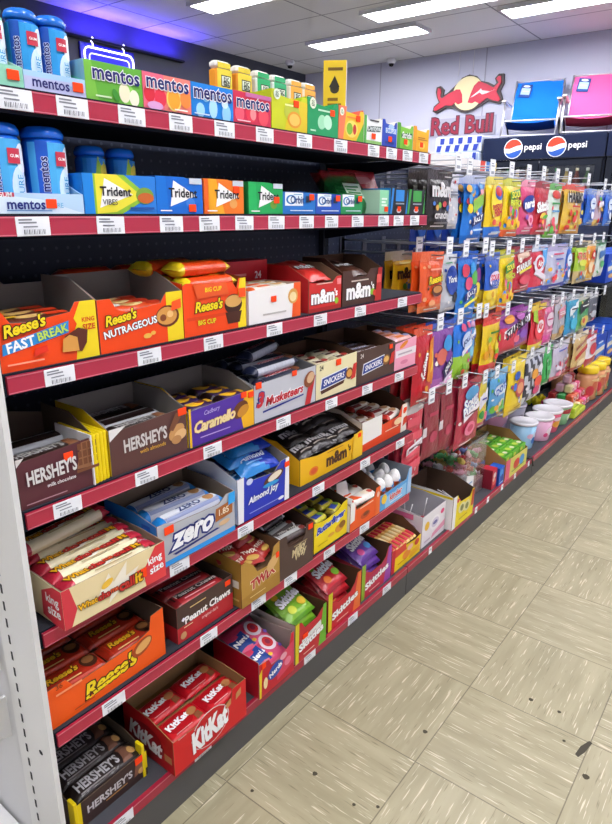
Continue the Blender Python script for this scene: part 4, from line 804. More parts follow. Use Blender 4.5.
c21 = carton('gold open candy carton with red block letters, third on the sixth shelf', -.036, .1005, .2295, z6, .112, .112, .145, .115, '#b58a3a', [('p', [(0, 0), (1, 0), (1, .3), (0, .2)], '#a87c30'), t_('TWIX', .56, .42, .66, '#b3262a', shear=.15, bold=.07, rot=.12, out='#f2e2c0', ow=.08), ('e', .8, .6, .18, .12, '#d8ae70', .5), ('l', .2, .12, .6, .15, 1, '#e8d090')], side='#a37a32', sops=[('r', .7, .42, .95, .58, '#e6ddcc'), ('l', .5, .12, .95, .2, 1, '#d0b060')], inner='#6a4d34/matte', prof=[(0, .97), (.12, .97), (.3, .82), (.4, .62), (.66, .6), (.76, .66), (.84, .94), (1, 1)], fill=.065, stk=[(.93, .72, .01, .014)])
pile(c21, [twm], .065, [(.035, 0, 0, -1.3, .2), (.075, 0, .004, -1.2, -.3), (.1, .01, .002, -1.25, .3), (.04, .035, .016, -1.2, -.4), (.085, .04, .02, -1.25, .2), (.045, .065, .02, -1.3, .5), (.095, .068, .024, -1.3, -.2), (.065, .04, .038, -1.2, .1)], 'small red and gold wrapped candy', 'gold carton', cat='candy')
mwm = barmesh(.1, .036, .02, '#3a2a26/foil', [('r', .1, .2, .9, .55, '#b9b9b8'), t_('Milky Way', .5, .7, .6, '#e9e4da', shear=.2, bold=.05), ('e', .85, .3, .1, .2, '#7a2a22')], '#d9d9d8/foil')
c22 = carton('dark brown open candy carton with cream slanted script, fourth on the sixth shelf', -.038, .2325, .3615, z6, .11, .108, .15, .12, '#4f3a33', [t_('Milky', .56, .5, .46, '#d9c89a', shear=.35, bold=.05, rot=.22), t_('Way', .62, .38, .36, '#d9c89a', shear=.35, bold=.05, rot=.22), ('l', .4, .62, .8, .66, 1, '#a8926c')], side='#43312c', inner='#4a352a/matte', prof=[(0, 1), (.2, 1), (.24, .7), (.66, .66), (.74, .74), (.78, 1), (1, 1)], fill=.078, stk=[(.9, .9, .018, .014)])
rows(c22, mwm, .1, .034, .02, .0785, 3, 'black and silver bar', 'brown carton with cream script', x=.064, jit=.12)
put('candy_bar', mwm, c22, .05, .08, .1, (0, 0, .1), 'silver and black bar lying crosswise on top in the carton with cream script', 'candy bar', None)
bfm = barmesh(.06, .03, .02, '#c9be2a/foil', [('r', .2, .2, .7, .8, '#3a4a9a'), ('e', .75, .5, .15, .3, '#6a8a2a')], '#8a7a22/foil')
c23 = carton('yellow open candy carton with blue slanted script, fifth on the sixth shelf', -.05, .3815, .5305, z6, .094, .1, .15, .115, '#f0d610', [t_('Butterfinger', .5, .6, .88, '#2a46b8', shear=.3, bold=.07, rot=.1, out='#dfe4f2', ow=.05, sp=.92, hh=.26), ('e', .76, .3, .14, .12, '#d8942a'), ('e', .84, .36, .1, .1, '#8a5a20'), ('e', .5, .26, .1, .05, '#e0a83a'), ('l', .1, .15, .4, .19, 1, '#b8a010')], side='#c9b414', inner='#4d3c2c/matte', prof=[(0, .86), (.3, .78), (.7, .84), (.88, .98), (1, 1)], fill=.066)
rows(c23, bfm, .06, .03, .02, .0665, 4, 'small yellow-green wrapped bar', 'yellow blue-scripted carton', cols=2, jit=.3, lift=lambda i: .003*i)
kdm = barmesh(.11, .04, .026, '#ece6dc/foil', [('p', [(0, 0), (.5, 0), (.3, 1), (0, 1)], '#e85a20'), ('e', .7, .5, .2, .3, '#efe0c8'), ('e', .8, .4, .08, .2, '#c9402a')], '#f0ede8/foil')
c24 = carton('orange open candy carton with white flap standing inside, sixth on the sixth shelf', -.041, .5325, .685, z6, .076, .086, .16, .12, '#ee5a18', [('p', [(0, .3), (.14, .34), (.16, 1), (0, 1)], '#efece4'), ('e', .5, .3, .16, .12, '#c9481a'), ('e', .52, .33, .1, .07, '#7a3a1e'), ('p', [(.84, 0), (1, 0), (1, 1), (.86, .96)], '#ee6a2a'), ('e', .92, .74, .05, .1, '#f0b8a0'), ('l', .3, .6, .75, .68, 1, '#f8c8a8')], side='#e8e2d6', inner='#6d4e38/matte', prof=[(0, .92), (.16, .92), (.2, .66), (.8, .72), (.86, 1), (1, 1)], fill=.05)
rows(c24, kdm, .11, .038, .024, .0505, 3, 'white and orange wrapped bar', 'orange carton with white flap', x=.085, jit=.15)
m = M(); m.prism([(.016, .05, .05), (.07, .045, .05), (.066, .06, .115), (.02, .062, .12)], (0, .0016, 0), '#efece6'); obj('carton_flap', m, c24, label='white torn carton flap')
c25 = carton('pale blue open tray carton full of white and orange candy eggs', -.041, .6875, .871, z6, .05, .084, .16, .085, '#4f9fdc', [('p', [(.16, 0), (.84, 0), (.84, .5), (.16, .42)], '#8cc4ea'), t_('kinder', .5, .34, .4, '#e23a2c', bold=.05, out=WHT, ow=.06, rot=.04), ('e', .12, .4, .08, .18, '#f0c83a'), ('p', [(.86, 0), (1, 0), (1, 1), (.9, 1)], '#a9c9ea'), ('l', .3, .1, .7, .16, 1, '#e6f0fa')], side='#7fb8e4', inner='#8d959e/matte', prof=[(0, .6), (.1, .58), (.84, .62), (.9, .94), (1, 1)], fill=.03)
m = M(); m.lathe([(.0, 0, '#e8642a/foil'), (.012, .003, '#e8642a/foil'), (.0185, .012, '#e8642a/foil'), (.0205, .022, '#f4f2ee/foil'), (.0185, .036, '#f4f2ee/foil'), (.013, .047, '#f4f2ee/foil'), (.006, .053, '#f4f2ee/foil'), (0, .055, '#f4f2ee/foil')], '#f4f2ee/foil', 14, capb=False, capt=False)
m.prt(Cyl((0, 0, .012), .0205, .2), .04, .02, [('e', .0, .6, .35, .4, '#4a9ad8'), ('e', .1, .2, .3, .3, '#d8482a')], 2, .0003); egm = m.data('candy_egg')
for k, (x, y) in enumerate(((.04, .035), (.085, .03), (.13, .034), (.06, .077), (.107, .076), (.15, .078), (.035, .12), (.08, .12), (.127, .12), (.03, .077))):
    put('candy_egg', egm, c25, x, y, .0304, (RN.uniform(-.15, .15), RN.uniform(-.15, .15), RN.uniform(-.5, .5)), 'white foil candy egg with orange base in the pale blue tray, %s' % (('front row left', 'front row middle', 'front row right', 'middle row centre left', 'middle row centre right', 'middle row far right', 'back row left', 'back row middle', 'back row right', 'middle row far left')[k]), 'candy egg', 'candy eggs')
# ================================================================== base shelf
z7 = .1055
naw = barmesh(.15, .05, .026, '#2c211f/foil', [t_("HERSHEY'S", .4, .5, .62, '#c2c0c2', bold=.05, hh=.5), ('p', [(.72, .1), (.76, .9), (.86, .95), (.94, .5), (.86, .1)], '#7a5240'), ('e', .9, .4, .05, .2, '#c99a5c'), ('l', .1, .12, .6, .2, 1, '#8a8482')], '#1c1412/foil')
c30 = carton('dark brown chocolate carton with yellow corners at the near end of the base shelf', -.072, -.3165, -.151, z7, .058, .06, .15, .075, '#3f2f2c', [('r', 0, 0, .09, 1, '#efd414'), ('r', .93, .3, 1, 1, '#efd414'), hersh(.47, .55, .62, '#c9c6c6'), ('l', .4, .28, .7, .36, 1, '#b98a50'), ('p', [(.8, .3), (.84, .95), (.94, .95), (.92, .35)], '#8a5e48'), ('e', .9, .4, .04, .12, '#d8a868')], side='#4a3a38', inner='#6a5a4a/matte', fill=.036, stk=[(.88, .86, .018, .016)])
rows(c30, naw, .15, .046, .026, .0365, 3, 'dark chocolate bar with silver lettering', 'yellow-cornered brown carton', x=.085, jit=.02)
for x in (.003, .157):
    m = M(); m.rbox(-.0035, .0035, -.001, .02, .0, .068 if x < .1 else .08, '#efd414/card', .001); obj('corner_flap', m, c30, (x, -.0015, 0), label='yellow cardboard corner')
kkw = barmesh(.105, .062, .018, '#d31420/foil', [('e', .42, .52, .34, .4, '#b8101c'), t_('KitKat', .42, .55, .56, '#f4f2f2', bold=.08, rot=.1, out='#b01018', ow=.05), ('e', .78, .55, .12, .16, '#b87a4a', .4), ('p', [(.74, .1), (.9, .15), (.88, .4), (.74, .36)], '#8a5030'), ('l', .2, .12, .6, .16, 1, '#f0b0b0')], '#c01220/foil')
c31 = carton('red open wafer candy carton with big white letters, second on the base shelf', -.021, -.1225, .0905, z7, .086, .1, .16, .105, '#d4181f', [('e', .48, .5, .26, .44, '#e8e0dc'), ('e', .48, .5, .25, .42, '#c9121a'), t_('KitKat', .47, .48, .5, WHT, shear=.12, bold=.09, rot=.1, hh=.56, out='#a81018', ow=.04), ('p', [(.7, .6), (.77, .66), (.77, .82), (.7, .75)], '#c98a54'), ('p', [(.84, .66), (.92, .72), (.92, .9), (.84, .82)], '#c98a54'), ('l', .06, .82, .16, .87, 1, '#f0a0a0')], side='#b3141c', sops=[('e', .46, .55, .36, .42, '#8e1018'), t_('KitKat', .45, .55, .66, '#e9e4e2', shear=.12, bold=.08, rot=-.12, hh=.5), ('p', [(.82, .3), (.96, .3), (.96, .5), (.82, .5)], '#b87a4a')], inner='#9d7a4e/matte', prof=[(0, .86), (.66, .72), (.78, .74), (.8, 1), (1, 1)], fill=.062)
rows(c31, kkw, .1, .062, .018, .0625, 2, 'red wrapped wafer bar with white letters', 'red wafer carton', cols=2, jit=.03, pitch=.07)
def rope(u, v): return '#e0527a/foil' if v < .55 else ('#d23a5c/foil' if u < .6 else '#c8486e/foil')
ndm = bagmesh(.11, .085, .022, rope, [('p', [(.0, .1), (.5, .1), (.45, .7), (0, .6)], '#2a4a9a'), t_('Nerds', .28, .42, .44, WHT, bold=.08, out='#1c2c78', ow=.08, rot=.15), ('e', .72, .55, .2, .28, '#e9d8e0'), ('e', .72, .55, .13, .18, '#c9242c'), ('e', .72, .55, .06, .09, '#8a1a3a'), ('e', .5, .2, .06, .06, '#f0c040'), ('e', .9, .25, .05, .06, '#7a5ab0')], hole=False)
c32 = carton('bright red open gummy candy carton with low right front, third on the base shelf', -.027, .1425, .272, z7, .102, .115, .15, .105, '#c4182c', [('p', [(.5, .1), (1, .25), (1, .8), (.5, .6)], '#d8405c'), ('p', [(.0, 0), (.05, 0), (.08, .7), (.0, .6)], '#efd020'), ('e', .45, .42, .22, .17, '#2a4aa0', .35), t_('Nerds', .45, .42, .36, WHT, bold=.06, rot=.3), ('e', .68, .6, .1, .08, '#e8a0b0'), ('e', .8, .4, .1, .1, '#e87a94'), ('e', .16, .3, .06, .14, '#f0d8a0')], side='#b8142a', inner='#a0958c/matte', prof=[(0, .84), (.26, .8), (.34, .62), (.7, .6), (.86, .72), (.92, 1), (1, 1)], fill=.045, stk=[(.12, .76, .014, .016)])
pile(c32, [ndm], .045, [(.064, 0, 0, -1.25, .03), (.066, .05, .018, -1.25, -.03)], 'pink gummy bag with red ring', 'bright red carton')
def skb(base, edge): return lambda u, v: base+'/foil' if .09 < v < .9 else edge+'/foil'
def skm(base, edge, dots, name): return bagmesh(.105, .12, .024, skb(base, edge), [('e', .3, .25, .12, .1, dots[0]), ('e', .75, .3, .14, .1, dots[1]), ('e', .5, .82, .14, .08, dots[2]), ('e', .2, .7, .1, .08, dots[1]), t_('Skittles', .5, .54, .86, '#f6f4f2', bold=.09, rot=.12, out='#5a2a20', ow=.04, hh=.24)], hole=False)
sg = skm('#7fb52c', '#5f9a22', ('#d8e04a', '#e8c030', '#d0432c'), 0); sr = skm('#c2202a', '#a01822', ('#e87a2c', '#7fb52c', '#f0b830'), 0); sv = skm('#6a3a9a', '#552c84', ('#d04a8a', '#4a8ac8', '#e8a040'), 0)
def skc(lb, X, y0, y1, hl, hr, c, stripe, what, me, stk, lowp, side, wh):
    c_ = carton(lb, X, y0, y1, z7, hl, hr, .15, .115, c, [('p', [(.0, 0), (.1, 0), (.12, 1), (0, 1)], stripe[0]), ('p', [(.75, 0), (1, 0), (1, 1), (.9, 1)], stripe[1]), ('p', [(.2, .52), (.82, .66), (.84, .44), (.2, .3)], stripe[2]), t_('Skittles', .5, .4, .8, WHT, bold=.08, rot=.14, out='#7a1a1c', ow=.04, hh=.2), ('l', .25, .1, .6, .15, 1, '#f0c0b0')], side=side, inner='#5d3f2b/matte', prof=lowp, fill=.028, stk=stk)
    w = y1-y0
    pile(c_, [me], .028, [(w*.48, 0, 0, -1.0, .04), (w*.52, .006, .03, -1.05, -.05), (w*.47, .012, .056, -1.15, .04)], what, wh)
    return c_
skc('lime green open fruit candy carton with white label strip, fourth on the base shelf', -.033, .2855, .417, .118, .118, '#c0222e', ('#d8c81e', '#6cb42c', '#e6e4dc'), 'green fruit candy bag', sg, [(.3, .58, .022, .014)], [(0, 1), (.2, .96), (.3, .78), (.7, .8), (.85, .92), (1, .98)], '#cfc8bc', 'lime green fruit candy carton')
skc('red open fruit candy carton with orange right edge, fifth on the base shelf', -.043, .4415, .603, .1, .12, '#c8242e', ('#d8c81e', '#e87030', '#c8242e'), 'red fruit candy bag', sr, [], [(0, .8), (.3, .62), (.66, .64), (.8, .78), (.88, 1), (1, .98)], '#8a1a22', 'red fruit candy carton')
skc('purple-edged open fruit candy carton, sixth on the base shelf', -.05, .6195, .789, .108, .118, '#bf2a44', ('#8fae2c', '#a04aa8', '#b8305a'), 'purple fruit candy bag', sv, [], [(0, .86), (.3, .64), (.66, .64), (.8, .76), (.88, .98), (1, 1)], '#b0304a', 'purple-edged fruit candy carton')
stm = barmesh(.02, .13, .02, '#e8b860/foil', [('r', .1, .05, .9, .3, '#d83a4a'), ('r', .1, .35, .9, .6, '#f0d8a0'), ('r', .1, .7, .9, .92, '#c8303c')], sq=3., crimp=.25)
c36 = carton('yellow and red open candy stick carton, seventh on the base shelf', -.052, .7975, .9905, z7, .084, .066, .16, .11, '#f2d010', [('p', [(0, 0), (.1, 0), (.12, 1), (0, 1)], '#c8182c'), ('p', [(.1, .6), (.5, .62), (.45, .95), (.12, .95)], '#d83a2c'), ('e', .5, .4, .14, .18, '#e88a2c'), ('e', .62, .6, .1, .12, '#f0b8a0'), ('p', [(.6, .1), (.95, .15), (.95, .4), (.62, .36)], '#e8b020'), ('l', .2, .2, .5, .28, 1, '#c88a14'), ('e', .85, .6, .08, .14, '#c8402c')], side='#c8182c', inner='#6a4a34/matte', prof=[(0, 1), (.2, .9), (.8, .74), (1, .8)], fill=.05)
for i in range(8): put('candy_stick', stm, c36, .016+.0225*i, .075, .0504+.004, (.06, 0, RN.uniform(-.03, .03)), 'pink and yellow fruit candy stick, %s from the left in the yellow and red carton' % ORN[i], 'candy stick', 'fruit candy sticks')
# white lollipop box
lolm = None
def lolly(c, stick='#f0eeee/plast', n='lollipop'):
    m = M(); m.lathe([(0, -.014), (.009, -.011), (.0135, 0), (.009, .011), (0, .014)], c, 12, capb=False, capt=False); a = m.data('candy_head')
    m = M(); m.tube([(0, 0, .012), (0, 0, .085)], .002, stick); b = m.data('lolly_stick')
    return a, b
def lol(c_, x, y, z, rot, heads, lb, grp):
    o = empty('lollipop'); R = Matrix.Translation(c_.location) @ Euler(c_.rotation_euler).to_matrix().to_4x4()
    o.matrix_world = R @ Matrix.Translation((x, y, z)) @ Euler(rot).to_matrix().to_4x4()
    tag(o, lb, 'lollipop', grp); obj('candy_head', heads[0], o); obj('lolly_stick', heads[1], o)
c37 = carton('white open lollipop box with pink trim and cherry picture on its side', -.054, 1.0035, 1.179, z7, .118, .118, .2, .13, '#ece8ea', [('e', .2, .62, .1, .14, '#e8b83a'), ('e', .55, .55, .22, .22, '#f6f2f4'), ('e', .55, .55, .16, .15, '#d8d0e0'), ('e', .55, .55, .1, .06, '#6a6aa0'), ('p', [(.4, .1), (1, .2), (1, .4), (.45, .24)], '#e6a0b8'), ('e', .85, .75, .08, .08, '#e04a7a'), ('l', .1, .1, .35, .2, 1, '#c8b8c4')], side='#e9e2e8', sops=[('r', 0, .84, .82, 1, '#e87aa8'), ('e', .42, .45, .09, .18, '#c2183c'), ('e', .4, .5, .03, .06, '#e87a94'), ('e', .78, .5, .12, .2, '#7a7480'), ('e', .78, .5, .07, .1, '#b8b2bc'), ('l', .5, .2, .66, .5, 3, '#c0b8c0')], inner='#b9b7bc/matte', fill=.03)
LC = [lolly('#d84a7a/foil'), lolly('#e8c040/foil'), lolly('#c8243a/foil')]
for i, (x, y, a, b) in enumerate(((.06, .09, .25, -.1), (.1, .12, -.2, .2), (.12, .06, .1, .1), (.05, .14, .3, .0))):
    lol(c37, x, y, .045, (a, b, 0), LC[i % 3], 'white-sticked lollipop in the white pink-trimmed box, %s' % ('left', 'middle', 'right front', 'back left')[i], 'lollipops in the white box')
c38 = carton('yellow open lollipop carton with white left end and brown lining, beside the white box', -.028, 1.187, 1.372, z7, .13, .106, .2, .14, '#f0d814', [('p', [(0, 0), (.14, 0), (.16, 1), (0, 1)], '#f2f0ec'), ('e', .42, .5, .16, .16, '#e8e2a8'), ('e', .66, .44, .16, .16, '#e2dca0'), ('e', .42, .5, .08, .1, '#8a8a4a'), ('e', .66, .44, .08, .1, '#8a8a4a'), ('p', [(.86, .3), (1, .3), (1, .8), (.9, .8)], '#c84a30'), ('l', .3, .16, .7, .22, 1, '#b89a10'), ('e', .2, .82, .05, .06, '#d83a4a')], side='#f0eeea', sops=[('l', .3, .3, .7, .5, 2, '#cfcac4'), ('r', 0, .93, .98, 1, '#efd414')], inner='#5e4a3c/matte', prof=[(0, 1), (.2, .98), (.3, .72), (.8, .66), (.92, .84), (1, .82)], fill=.035)
for i, (x, y, a, b) in enumerate(((.05, .1, -.45, -.5), (.075, .1, -.4, -.45), (.13, .03, -1.2, .3), (.15, .05, -1.25, -.3), (.105, .035, -1.2, .1))):
    lol(c38, x, y, .05, (a, b, 0), LC[(i+2) % 3], 'lollipop in the yellow carton, %s' % ('stick leaning up at the left', 'second stick leaning up at the left', 'red head towards the front', 'red head at the right', 'lying at the front left')[i], 'lollipops in the yellow carton')
# clear bin with wrapped candy
bn = empty('candy_bin', (-.085, 1.41, z7+.0005), RZ); tag(bn, 'clear plastic bin of wrapped candies with open top, behind the yellow lollipop carton', 'candy bin'); BW, BD, BH = .2, .2, .245
CL = '#eef2f4/clear'
m = M(); m.box(0, BW, 0, .003, .0, BH, CL); obj('front_wall', m, bn)
m = M(); m.box(0, .003, .003, BD, 0, BH, CL); obj('side_wall', m, bn)
m = M(); m.box(BW-.003, BW, .003, BD, 0, BH, CL); obj('side_wall', m, bn)
m = M(); m.box(.003, BW-.003, BD-.003, BD, 0, BH, CL); obj('back_wall', m, bn)
m = M(); m.box(.003, BW-.003, .003, BD-.003, 0, .06, '#d0b0ac/matte'); obj('bin_base', m, bn)
m = M()
for a in ((-.003, BW+.003, -.003, .004), (-.003, .004, .004, BD), (BW-.004, BW+.003, .004, BD), (.004, BW-.004, BD-.004, BD+.003)): m.box(*a, BH-.002, BH+.006, '#dfe6ea/clear')
obj('bin_rim', m, bn)
m = M(); m.prism([(.01, -.0045, .03), (.08, -.0045, .03), (.08, -.0045, .1), (.01, -.0045, .12)], (0, .003, 0), '#e9e9e6'); m.prt(Fr((.01, -.0046, .03), (1, 0, 0), (0, 0, 1), (0, -1, 0)), .07, .07, [('l', .1, .3, .8, .8, 3, '#7aa0c8')]); obj('label_card', m, bn)
def twist(c):
    m = M(); m.lathe([(.004, -.026), (.011, -.024), (.004, -.015), (.011, -.011), (.0135, 0), (.011, .011), (.004, .015), (.011, .024), (.004, .026)], c, 8); return m.data('wrapped_candy')
TW = [twist(c) for c in ('#e8506a/film', '#f0a0b0/foil', '#c9382c/foil', '#58b060/foil', '#f0d060/foil', '#7a8ac8/foil', '#efe6e6/foil')]
TN = ['clear pink', 'pale pink', 'red', 'green', 'yellow', 'violet blue', 'white']
k = 0
for lay, nn in ((0, 5), (1, 4), (2, 5), (3, 4), (4, 5)):
    for i in range(nn):
        for j in range(nn-1):
            q = RN.randrange(7); x = .03+.035*i+(.017 if lay % 2 else 0); y = .034+.045*j+.008*(lay % 2)
            put('wrapped_candy', TW[q], bn, x, y, .074+.0235*lay, (PI/2+RN.uniform(-.3, .3), RN.uniform(-.3, .3), RN.uniform(-1.2, 1.2)), '%s twist-wrapped candy in the clear bin, %s layer, %s row, %s from left' % (TN[q], ('bottom', 'second', 'third', 'fourth', 'top')[lay], ORN[j], ORN[i]), 'wrapped candy', 'wrapped candies in the clear bin')
# ring candy bags in front of the green tray
closed('small red candy box with round pictures beside the clear bin', -.05, 1.615, 1.665, z7, .085, .05, '#c2283c', [('e', .5, .7, .3, .15, '#e9d8d0'), ('e', .5, .35, .35, .18, '#e86a5a'), ('e', .3, .5, .2, .1, '#f0c8b8')], side='#8a1c30', cat='candy box', name='candy_box')
closed('small blue candy box with round pictures left of the green fruit chew tray', -.04, 1.668, 1.7215, z7, .08, .05, '#2060c8', [('e', .4, .7, .3, .2, '#4aa0e8'), ('e', .6, .4, .3, .2, '#1a3f9a'), ('l', .1, .1, .9, .2, 1, '#cfe0f0')], side='#1a4aa0', cat='candy box', name='candy_box')
c39 = carton('cardboard tray of green chewy candy boxes on the base shelf', -.036, 1.7245, 1.99, z7, .095, .085, .2, .15, '#d8d060', [('r', 0, 0, .2, 1, '#e05a7a'), ('e', .5, .5, .14, .25, '#d8483a'), ('e', .75, .5, .12, .25, '#4a9ad8'), ('l', .3, .2, .9, .3, 1, '#6a9a30')], side='#c08a50', inner='#a5794c/matte', fill=.05)
ncm = M(); ncm.rbox(0, .078, 0, .052, 0, .06, '#6cba34/card', .002); ncm.prt(Fr((0, 0, 0), (1, 0, 0), (0, 0, 1), (0, -1, 0)), .078, .06, [('e', .3, .75, .18, .14, '#d8d84a'), ('p', [(.04, .2), (.96, .2), (.96, .55), (.04, .55)], '#2a6a2c'), t_('MENTOS', .5, .37, .8, WHT, bold=.04)])
ncm.prt(Fr((0, 0, .06), (1, 0, 0), (0, 1, 0), (0, 0, 1)), .078, .052, [('e', .3, .6, .2, .25, '#c8dc50'), ('e', .7, .5, .16, .2, '#f0e8d0'), ('r', .1, .1, .9, .25, '#3c8a2a')]); ncd = ncm.data('candy_box')
for i in range(3):
    for j in range(3): put('candy_box', ncd, c39, .006+.084*i, .006+.058*j, .0505, (0, 0, RN.uniform(-.02, .02)), 'green chewy candy box in the cardboard tray, %s row, %s from left' % (ORN[j], ORN[i]), 'candy box', 'green chewy candy boxes')
# tubs of cotton candy and gum
def tub(x, y, r0, r1, H, c, cc, lb):
    t = empty('candy_tub', (x, y, z7+.0005), RZ); tag(t, lb, 'tub', 'round candy tubs')
    m = M(); m.lathe([(r0, 0), (r0+.002, .004), (r1, H)], c, 24); F = Cyl((0, 0, .0), r0, -.35, (r1-r0)/H)
    m.prt(F, .12, H, [('e', q[0], q[1], q[2], q[3], q[4]) for q in cc], 2, .0004); obj('tub_body', m, t)
    m = M(); m.lathe([(r1+.003, H-.004), (r1+.004, H+.006), (r1-.004, H+.009), (r1-.01, H+.006), (0, H+.006)], '#e9e6ea/plast', 24, capt=False); obj('tub_lid', m, t)
tub(-.135, 2.21, .05, .064, .125, '#9cc8e6/plast', [(.2, .5, .3, .2, '#d8ecf6'), (.1, .35, .12, .14, '#3a7ac8'), (.4, .4, .1, .08, '#e0509a'), (-.1, .55, .12, .1, '#e9b8d0'), (.3, .22, .1, .1, '#6a5ab8')], 'pale blue round candy tub, nearest of the tubs')
tub(-.29, 2.20, .06, .075, .15, '#d89ab8/plast', [(.2, .5, .3, .2, '#ecd0e0'), (.1, .35, .12, .14, '#3a5ab8'), (.5, .4, .14, .1, '#c0406a')], 'pinkish round candy tub behind the pale blue one')
tub(-.11, 2.375, .052, .068, .115, '#e6b0c8/plast', [(.1, .45, .2, .2, '#f2e0ea'), (.3, .35, .14, .14, '#3a4ab0'), (-.1, .3, .1, .1, '#d8407a')], 'pink and white round candy tub, second of the tubs')
tub(-.12, 2.535, .055, .074, .11, '#e0607a/plast', [(.1, .45, .3, .2, '#f0a83a'), (.4, .35, .16, .16, '#e87a2c'), (0, .7, .2, .1, '#f0d0d8')], 'red and orange round candy tub, third of the tubs')
tub(-.115, 2.70, .055, .074, .105, '#8cc490/plast', [(.1, .75, .5, .14, '#b0303a'), (.2, .4, .2, .2, '#cfe8c8'), (.4, .3, .12, .12, '#4aa050')], 'green round candy tub with red band, fourth of the tubs')
tub(-.28, 2.42, .06, .08, .14, '#c9c8d4/plast', [(.1, .5, .3, .2, '#e8e6f0'), (.3, .3, .12, .12, '#8a9ac8')], 'greyish round candy tub with clear lid at the back of the tubs')
# flat lime packs, sour balls, boxes and bears in a heap
m = M(); m.rbox(0, .11, 0, .08, 0, .03, '#c6d83c/card', .004); m.prt(Fr((0, 0, .03), (1, 0, 0), (0, 1, 0), (0, 0, 1)), .11, .08, [('e', .3, .5, .12, .16, '#2a3a20'), ('e', .75, .6, .1, .14, '#2a3a20'), ('r', .1, .1, .9, .2, '#8ab02c')]); lm = m.data('lime_pack')
for i, (y, k) in enumerate(((2.81, 0), (2.81, 1), (2.925, 0))):
    o = obj('lime_pack', lm, None, (-.048, y, z7+.0005+.031*k), (0, 0, RZ)); tag(o, 'flat lime green candy pack at the front edge beyond the tubs, %s' % ('left lower', 'left upper', 'right')[i], 'candy pack', 'flat lime candy packs')
HC = ['#d82a4a', '#e0407a', '#c8283a', '#e8609a', '#3aa050', '#f0b8c8', '#b83030', '#e8d8a0', '#d05a3a', '#f0c848']
HN = ['red', 'magenta', 'crimson', 'pink', 'green', 'pale pink', 'dark red', 'cream', 'rust', 'yellow']
bm = []
for c in HC:
    m = M(); m.rbox(-.028, .028, -.022, .022, 0, .048, c+'/foil', .007); m.prt(Fr((-.028, -.022, 0), (1, 0, 0), (0, 0, 1), (0, -1, 0)), .056, .048, [('e', .5, .5, .3, .3, '#f2e6e0'), ('e', .5, .5, .18, .18, '#a82a3a')]); bm.append(m.data('candy_pack'))
k = 0
for lay in range(4):
    for i in range(5-lay):
        for j in range(4-lay):
            q = RN.randrange(10)
            o = obj('candy_pack', bm[q], None, (-.095-.05*j-.024*lay, 2.935+.062*i+.03*lay, z7+.0005+.0485*lay), (0, 0, RZ+RN.uniform(-.12, .12)))
            tag(o, '%s little candy pack beyond the tubs, %s layer, %s row, %s from left' % (HN[q], ('bottom', 'second', 'third', 'top')[lay], ORD[j], ORN[i]), 'candy pack', 'little candy packs in the heap'); k += 1
for i, (x, y) in enumerate(((-.30, 2.93), (-.34, 2.99), (-.30, 3.02), (-.35, 2.92))):
    m = M(); m.lathe([(0, 0), (.018, .004), (.028, .022), (.024, .04), (.01, .048), (.008, .054), (0, .055)], ('#e8d81e', '#f0e020', '#d8cf1c', '#c8d02c')[i]+'/plast', 14, capb=False, capt=False)
    o = obj('lemon_candy', m, None, (x, y, z7+.0005)); tag(o, 'yellow lemon-shaped candy bottle on the base shelf, %s of the four' % ('nearest', 'second', 'front', 'back')[i], 'candy', 'lemon candy bottles')
for i, (x, y) in enumerate(((-.12, 3.29), (-.26, 3.28), (-.11, 3.43), (-.25, 3.43), (-.12, 3.58))):
    t = empty('candy_jar', (x, y, z7+.0005), RZ); tag(t, 'candy jar with %s screw lid at the far base end, %s' % (('yellow', 'red')[i == 1],  ('front left', 'back left', 'front middle', 'back middle', 'front right')[i]), 'jar', 'yellow lidded candy jars')
    m = M(); m.lathe([(.055, 0), (.064, .01), (.064, .14), (.052, .165)], '#dca070/plast', 20); m.prt(Cyl((0, 0, 0), .064, -.5), .18, .16, [('e', .1, .6, .2, .2, '#c86a4a'), ('e', .4, .45, .16, .2, '#58a0c0'), ('e', .6, .7, .16, .14, '#e8dcb0'), ('e', .3, .25, .2, .12, '#5aa860'), ('e', -.15, .4, .14, .2, '#d0404a'), ('e', .15, .82, .3, .06, '#e8c890')], 2, .0004); obj('jar_body', m, t)
    m = M(); m.lathe([(.058, .166), (.061, .169), (.061, .2), (.054, .21), (0, .21)], ('#f2d020', '#e8584a', '#f2d020', '#f2d020', '#f0cc1c')[i]+'/plast', 20, capt=False); obj('jar_lid', m, t)
# ================================================================== hanging bags
def hook(y, z, xf, lb):
    h = empty('peg_hook', (XB, y, z)); tag(h, lb, 'hook', 'wire hooks on the pegboard'); L = xf-XB
    m = M(); m.tube([(.0015, 0, 0), (L-.012, 0, 0), (L-.004, 0, .004), (L, 0, .014)], .0024, '#b9bcc4/metal'); obj('prong', m, h)
    m = M(); m.tube([(.0015, 0, .034), (L+.008, 0, .034)], .002, '#b9bcc4/metal'); obj('label_arm', m, h)
    m = M(); m.rbox(-.02, .02, 0, .002, -.025, .025, '#e6e9ef/plast', .0006); m.prt(Fr((-.02, 0, -.025), (1, 0, 0), (0, 0, 1), (0, -1, 0)), .04, .05, [('r', .08, .08, .92, .92, '#f4f5f7'), ('l', .18, .55, .8, .82, 2, '#8d929e'), ('r', .2, .15, .8, .32, '#a0a5b0')])
    o = obj('label_plate', m, h, (L+.0105, 0, .028), (0, 0, RZ))
    m = M(); m.box(-.0015, .0015, -.012, .012, -.01, .045, '#8a8e98/metal'); obj('hook_base', m, h, (.003, 0, 0))
    return h
def vis(base, top=None, bot=None, l=.16, h=.86, k='foil'):
    return lambda u, v: (top if top and v > h else bot if bot and v < l else base)+'/'+k
def T(s, x, z, w, c, **k): k.setdefault('bold', .06); return t_(s, x, z, w, c, **k)
